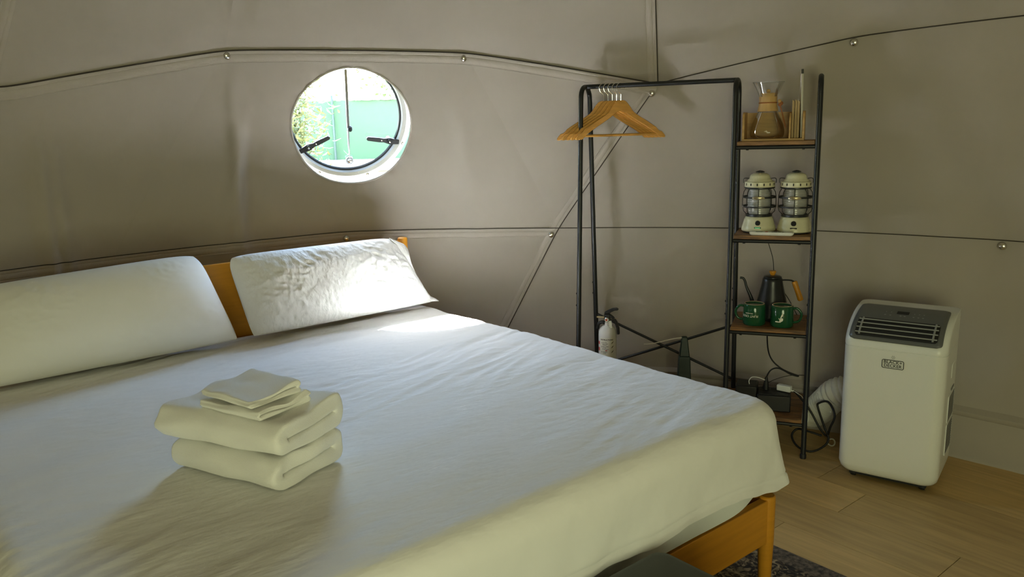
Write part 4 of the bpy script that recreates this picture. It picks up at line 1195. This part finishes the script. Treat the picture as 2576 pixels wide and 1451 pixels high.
# ------------------------------------------------------------------ fire extinguisher on the long bottom shelf
fe = thing('fire_extinguisher', 'white fire extinguisher with black handle standing behind the bed', 'fire extinguisher', RK(-0.603, -0.085, Z4+0.0006), RK_YAW)
MB().lathe([(0,0.0),(0.040,0.0),(0.045,0.008),(0.046,0.02),(0.046,0.318),(0.0445,0.335),(0.038,0.350),(0.026,0.362),(0.015,0.367),(0.0135,0.385),(0,0.385)], 40).build('tank', 'white_enamel', fe, angle=40)
vb = MB().box((0,0,0.405), (0.030,0.026,0.042)).build('valve', 'black_plastic', fe, bevel=0.004)
MB().prism([(-0.014,0.424),(0.010,0.428),(0.022,0.437),(0.040,0.446),(0.056,0.448),(0.058,0.453),(0.048,0.459),(0.028,0.457),(0.006,0.447),(-0.012,0.436)], 0.022).build('lever', 'black_plastic', fe, bevel=0.003)
MB().prism([(0.012,0.412),(0.024,0.404),(0.038,0.385),(0.048,0.355),(0.052,0.322),(0.063,0.322),(0.061,0.355),(0.050,0.388),(0.032,0.412),(0.016,0.424)], 0.020).build('carry_handle', 'black_plastic', fe, bevel=0.003)
MB().tube(spline([(-0.010,0.0,0.378),(-0.030,0,0.380),(-0.046,0,0.370),(-0.052,0,0.345)]), 0.0085, 10).build('hose_nozzle', 'black_rubber', fe)
MB().tube([(-0.015,-0.004,0.407),(-0.054,-0.004,0.407)], 0.0052, 10).build('pull_pin', 'brass', fe)
MB().tube(spline([(0.016,-0.006,0.400),(0.040,-0.006,0.404),(0.058,-0.006,0.408)]), 0.0014, 6).build('wire_seal', 'chrome', fe)
ga = MB().lathe([(0.0125,0.0),(0.0125,0.008),(0.0105,0.010),(0,0.010)], 24, Matrix.Translation((0.001,-0.013,0.398)) @ Matrix.Rotation(PI/2,4,'X')).build('gauge', 'chrome', fe)
MB().lathe([(0.0095,0.0),(0.0095,0.0012),(0,0.0013)], 20, Matrix.Translation((0.001,-0.0228,0.398)) @ Matrix.Rotation(PI/2,4,'X')).build('dial', 'pale_print', ga)
MB().lathe([(0.0055,0.0),(0.0055,0.0006),(0,0.0006)], 16, Matrix.Translation((0.001,-0.0240,0.3985)) @ Matrix.Rotation(PI/2,4,'X')).build('dial_sector', 'red_print', ga)
MB().box((0,0,0), (0.016,0.0012,0.038), Matrix.Translation((0.020,-0.021,0.376)) @ Matrix.Rotation(math.radians(-6),4,'Y')).build('paper_tag', 'tag_paper', fe)
def on_tank(x, z, r=0.0464): a = x/r; return (r*math.sin(a), -r*math.cos(a), z)
mb = MB().grid(lambda i, j: on_tank(-0.030+0.072*i/24, 0.13+0.178*j/4), 25, 5)
lb = mb.build('label_sheet', 'pale_print', fe)
V, F = text_faces('INSTRUCTIONS', 0.0105, 0.0003)
MB().add([on_tank(0.008+x*0.92, 0.299+y, 0.0468) for x, y, _ in V], F).build('lettering', 'dark_print', lb, smooth=False, fix=False)
for k, (txt, x, z, mname) in enumerate((('1', -0.021,0.247,'dark_print'),('PULL PIN', -0.004,0.249,'dark_print'),('HOLD UNIT', -0.002,0.242,'dark_print'),('UPRIGHT', -0.004,0.236,'dark_print'),('2', -0.021,0.226,'dark_print'),('AIM AT BASE', 0.000,0.228,'dark_print'),('OF FIRE', -0.005,0.221,'dark_print'),('STAND BACK', 0.000,0.214,'dark_print'),('3', -0.021,0.199,'dark_print'),('SQUEEZE', -0.002,0.200,'dark_print'),('LEVER', -0.004,0.193,'dark_print'))):
    V, F = text_faces(txt, 0.0105 if len(txt) == 1 else 0.0058, 0.0003 if len(txt) == 1 else 0.0001)
    MB().add([on_tank(x+a, z+b_+0.036, 0.0468) for a, b_, _ in V], F).build('lettering', mname, lb, smooth=False, fix=False)
for z in (0.282, 0.260, 0.235):
    MB().grid(lambda i, j: on_tank(0.029+0.010*i/2+0.004*j, z-0.006+0.010*j/2+0.003*i, 0.0468), 3, 3).build('picture_mark', 'dark_print', lb)
for z0, h in ((0.272,0.016),(0.238,0.018)):
    MB().grid(lambda i, j: on_tank(-0.050+0.016*i/6, z0+h*j/2, 0.0466), 7, 3).build('red_block', 'red_print', lb)
MB().grid(lambda i, j: on_tank(0.000+0.010*i/6, 0.2415+0.004*j/2, 0.0469), 7, 3).build('red_mark', 'red_print', lb)

# dark tapered upright on the long shelf, with a pale strap
us = thing('tapered_stand', 'dark green tapered plastic upright with a pale strap, behind the bed', 'stand', RK(-0.238, 0.075, Z4+0.0006), RK_YAW)
MB().lathe([(0,0),(0.052,0),(0.0535,0.004),(0.050,0.03),(0.0405,0.180),(0.0385,0.190)], 4, Matrix.Rotation(PI/4+0.25,4,'Z')).build('lower_sleeve', 'dark_green_plastic', us, bevel=0.004)
MB().lathe([(0.037,0.188),(0.036,0.192),(0.0215,0.282),(0.018,0.290),(0,0.292)], 4, Matrix.Rotation(PI/4+0.25,4,'Z')).build('upper_sleeve', 'dark_green_plastic', us, bevel=0.004)
MB().grid(lambda i, j: (-0.205+0.205*i/16, -0.030+0.02*i/16, 0.240+0.043*smoothstep(0,1,i/16)+0.005*j), 17, 2).build('strap', 'pale_paper', us)

# ------------------------------------------------------------------ portable air conditioner
AC_FL = Vector((1.406, 3.273, 0)); AC_YAW = -0.633
AW, AD = 0.395, 0.355
ac = thing('air_conditioner', 'white portable air conditioner with top louvre standing on the floor', 'air conditioner', AC_FL, AC_YAW)
ZB, ZK, CYR, CZR = 0.030, 0.604, 0.275, 0.133
def ac_front(z):
    if z <= ZK: return 0.0
    t = min(1.0, (z-ZK)/CZR); return CYR*(1-math.sqrt(max(0, 1-t*t)))
def ac_srf(x, th, off=0.0):        # on the curved upper front; th in degrees from the seam
    a = math.radians(th); nrm = Vector((0, -math.cos(a)/CYR, math.sin(a)/CZR)).normalized()
    p = Vector((x, CYR*(1-math.cos(a)), ZK+CZR*math.sin(a)))+nrm*off
    return p
def ac_ring(z, ins=0.0, rc=0.045):
    y0 = ac_front(z)
    rcc = min(rc, (AD-y0)*0.45)
    return [(p.x, p.y, z) for p in rrect(ins, AW-ins, y0+ins, AD-ins, rcc, (16, 6), 8)]
zs = [(ZB,0.030,0.05),(ZB+0.006,0.016,0.05),(ZB+0.02,0.006,0.05),(ZB+0.045,0.0,0.045)]
zs += [(z, 0.0, 0.045) for z in (0.15,0.3,0.45,0.57,0.6005)]
zs += [(0.602,0.0025,0.045),(0.6035,0.0025,0.045),(0.605,0.0,0.045)]
mb = MB(); rings = [ac_ring(z, i_, rc) for z, i_, rc in zs]
for k in range(1, 19):
    a = PI/2*k/19; rings.append(ac_ring(ZK+CZR*math.sin(a), 0.0, 0.040))
rings.append(ac_ring(ZK+CZR*0.9995, 0.004, 0.03)); rings.append(ac_ring(ZK+CZR*0.9999, 0.012, 0.02))
n = len(rings[0]); mb.grid(lambda i, j: rings[j][i], n, len(rings), closed_u=True)
mb.F.append(tuple(range(n))[::-1]); mb.F.append(tuple((len(rings)-1)*n+i for i in range(n)))
mb.build('housing', 'white_plastic', ac, angle=32)
# grey control hood with the louvre
def patch(x0, x1, t0, t1, off, nx=12, nt=16, taper=0.0, rc=0.0):
    def fn(i, j):
        f = j/(nt-1); th = t0+(t1-t0)*f
        s = i/(nx-1)
        ins = 0.0
        if rc:
            e = min(f, 1-f)*abs(t1-t0)/60
            ins = rc*(1-math.sqrt(max(0, 1-(1-min(1, e/0.10))**2)))
        a, b_ = x0+taper*f+ins, x1-taper*f-ins
        return ac_srf(a+(b_-a)*s, th, off)
    return MB().grid(fn, nx, nt)
hood = patch(0.020, AW-0.020, 13, 82, 0.0035, 20, 30, 0.004, 0.022).build('control_hood', 'grey_plastic', ac, angle=60)
sd = hood.modifiers.new('thick', 'SOLIDIFY'); sd.thickness = 0.006; sd.offset = 0
rec = patch(0.040, AW-0.040, 19, 49, 0.0085, 12, 12, 0.001, 0.008).build('louvre_opening', 'dark_recess', hood, angle=60)
for k, th in enumerate((24, 31.5, 38.5, 45)):
    a0, a1 = 0.042+0.0006*k, AW-0.042-0.0006*k
    V = []
    sl = MB()
    sl.tube([ac_srf(a0+(a1-a0)*q/8, th, 0.0125) for q in range(9)], 0.0030, 8)
    sl.build('slat', 'slat_plastic', hood)
for x in (0.058, AW-0.058):
    MB().tube([ac_srf(x, th, 0.0105) for th in (21, 28, 36, 44, 48)], 0.0042, 6).build('slat_link', 'slat_plastic', hood)
patch(0.175, 0.222, 62, 68, 0.0078, 6, 4).build('display', 'dark_recess', hood)
for x in (0.13, 0.150, 0.240, 0.258, 0.276, 0.190, 0.206):
    patch(x, x+0.007, 57.5, 59, 0.0076, 3, 3).build('control_icon', 'slat_plastic', hood)
    patch(x+0.001, x+0.005, 64, 65.5, 0.0076, 3, 3).build('control_icon', 'slat_plastic', hood)
# name badge
bd_z, bd_x = 0.546, 0.199
fr_ = rrect(-0.041, 0.041, -0.0175, 0.0175, 0.006, (6,4), 5)
MB().tube([(bd_x+p.x, -0.0012, bd_z+p.y) for p in fr_], 0.0014, 6, closed=True).build('badge_outline', 'dark_print', ac)
for txt, dz in (('BLACK+', 0.0082), ('DECKER', -0.0072)):
    V, F = text_faces(txt, 0.0192, 0.0003, spacing=1.02)
    mx = max(abs(v[0]) for v in V); sc_ = 0.0345/mx
    MB().add([(bd_x+x*sc_, -0.0010, bd_z+dz+y*0.95) for x, y, _ in V], F).build('lettering', 'dark_print', ac, smooth=False, fix=False)
for k in range(7):
    a = 2*PI*k/6; r = 0.0058 if k < 6 else 0.0
    MB().lathe([(0.0016,0),(0.0016,0.0008),(0,0.0009)], 8, Matrix.Translation((bd_x+r*math.cos(a), -0.0004, bd_z+0.030+r*math.sin(a))) @ Matrix.Rotation(PI/2,4,'X')).build('badge_dot', 'grey_print', ac)
# intake grilles on the side, handle recess, casters
for z0, z1 in ((0.14,0.27),(0.285,0.395)):
    g = MB().box((AW+0.0008, 0.215, (z0+z1)/2), (0.004, 0.150, z1-z0)).build('intake_grille', 'grey_plastic', ac, bevel=0.001)
    for k in range(12):
        MB().box((AW+0.0032, 0.215, z0+0.008+k*(z1-z0-0.012)/11), (0.0016, 0.146, 0.003)).build('grille_rib', 'slat_plastic', g)
    fr2 = [(AW+0.0015, 0.215+p.x, (z0+z1)/2+p.y) for p in rrect(-0.078, 0.078, -(z1-z0)/2-0.003, (z1-z0)/2+0.003, 0.008, (6,4), 4)]
    MB().tube(fr2, 0.0022, 6, closed=True).build('grille_frame', 'white_plastic', ac)
MB().box((AW+0.0006, 0.235, 0.415), (0.003, 0.075, 0.010)).build('side_tag', 'grey_plastic', ac)
MB().prism([(-0.045,-0.030),(0.040,-0.018),(0.045,0.0),(0.045,0.022),(0.038,0.030),(-0.038,0.030),(-0.045,0.022)], 0.006, Matrix.Translation((AW-0.001, 0.22, 0.50)) @ Matrix.Rotation(PI/2,4,'Z')).build('grip_recess', 'white_plastic', ac, bevel=0.002)
MB().box((AW/2, AD/2, 0.026), (AW-0.09, AD-0.09, 0.024)).build('underside', 'dark_recess', ac)
for x in (0.06, AW-0.06):
    for y in (0.06, AD-0.06):
        MB().lathe([(0.0,-0.010),(0.014,-0.010),(0.0155,-0.006),(0.0155,0.006),(0.014,0.010),(0,0.010)], 18, Matrix.Translation((x,y,0.0157)) @ Matrix.Rotation(PI/2,4,'Y')).build('caster', 'black_rubber', ac)
# exhaust hose and its cord ring
hpth = spline([AC_FL+Vector((0.26,0.20,0))+Vector((0.03,0.11,0.30)), Vector((1.56,3.63,0.265)), Vector((1.535,3.70,0.20)), Vector((1.515,3.765,0.13)), Vector((1.50,3.83,0.088)), Vector((1.49,3.90,0.082))], 16)
# the hose leaves the back of the unit and bends down to the tent wall
seg_l = [(q-p).length for p, q in zip(hpth[:-1], hpth[1:])]
pts = []; rad = []; dstep = 0.0045; acc = 0.0; nxt = 0.0
for p, q, L_ in zip(hpth[:-1], hpth[1:], seg_l):
    while nxt <= acc+L_:
        pts.append(p.lerp(q, (nxt-acc)/L_)); rad.append(0.064+(0.0, 0.0065, 0.0105, 0.0065)[len(pts) % 4]); nxt += dstep
    acc += L_
ho = MB().tube(pts, rad, 22).build('exhaust_hose', 'corrugated', None, angle=60)
tag(ho, 'white corrugated exhaust hose behind the air conditioner', 'hose')
o = MB().tube([(0.017*math.cos(2*PI*k/24), 0.005*math.sin(4*PI*k/24), 0.018+0.017*math.sin(2*PI*k/24)) for k in range(24)], 0.0035, 8, closed=True).build('hose_tie', 'pale_paper', None, loc=(1.515, 3.60, 0.0040), rotz=-0.4)
tag(o, 'small pale ring on the floor beside the air conditioner', 'ring')
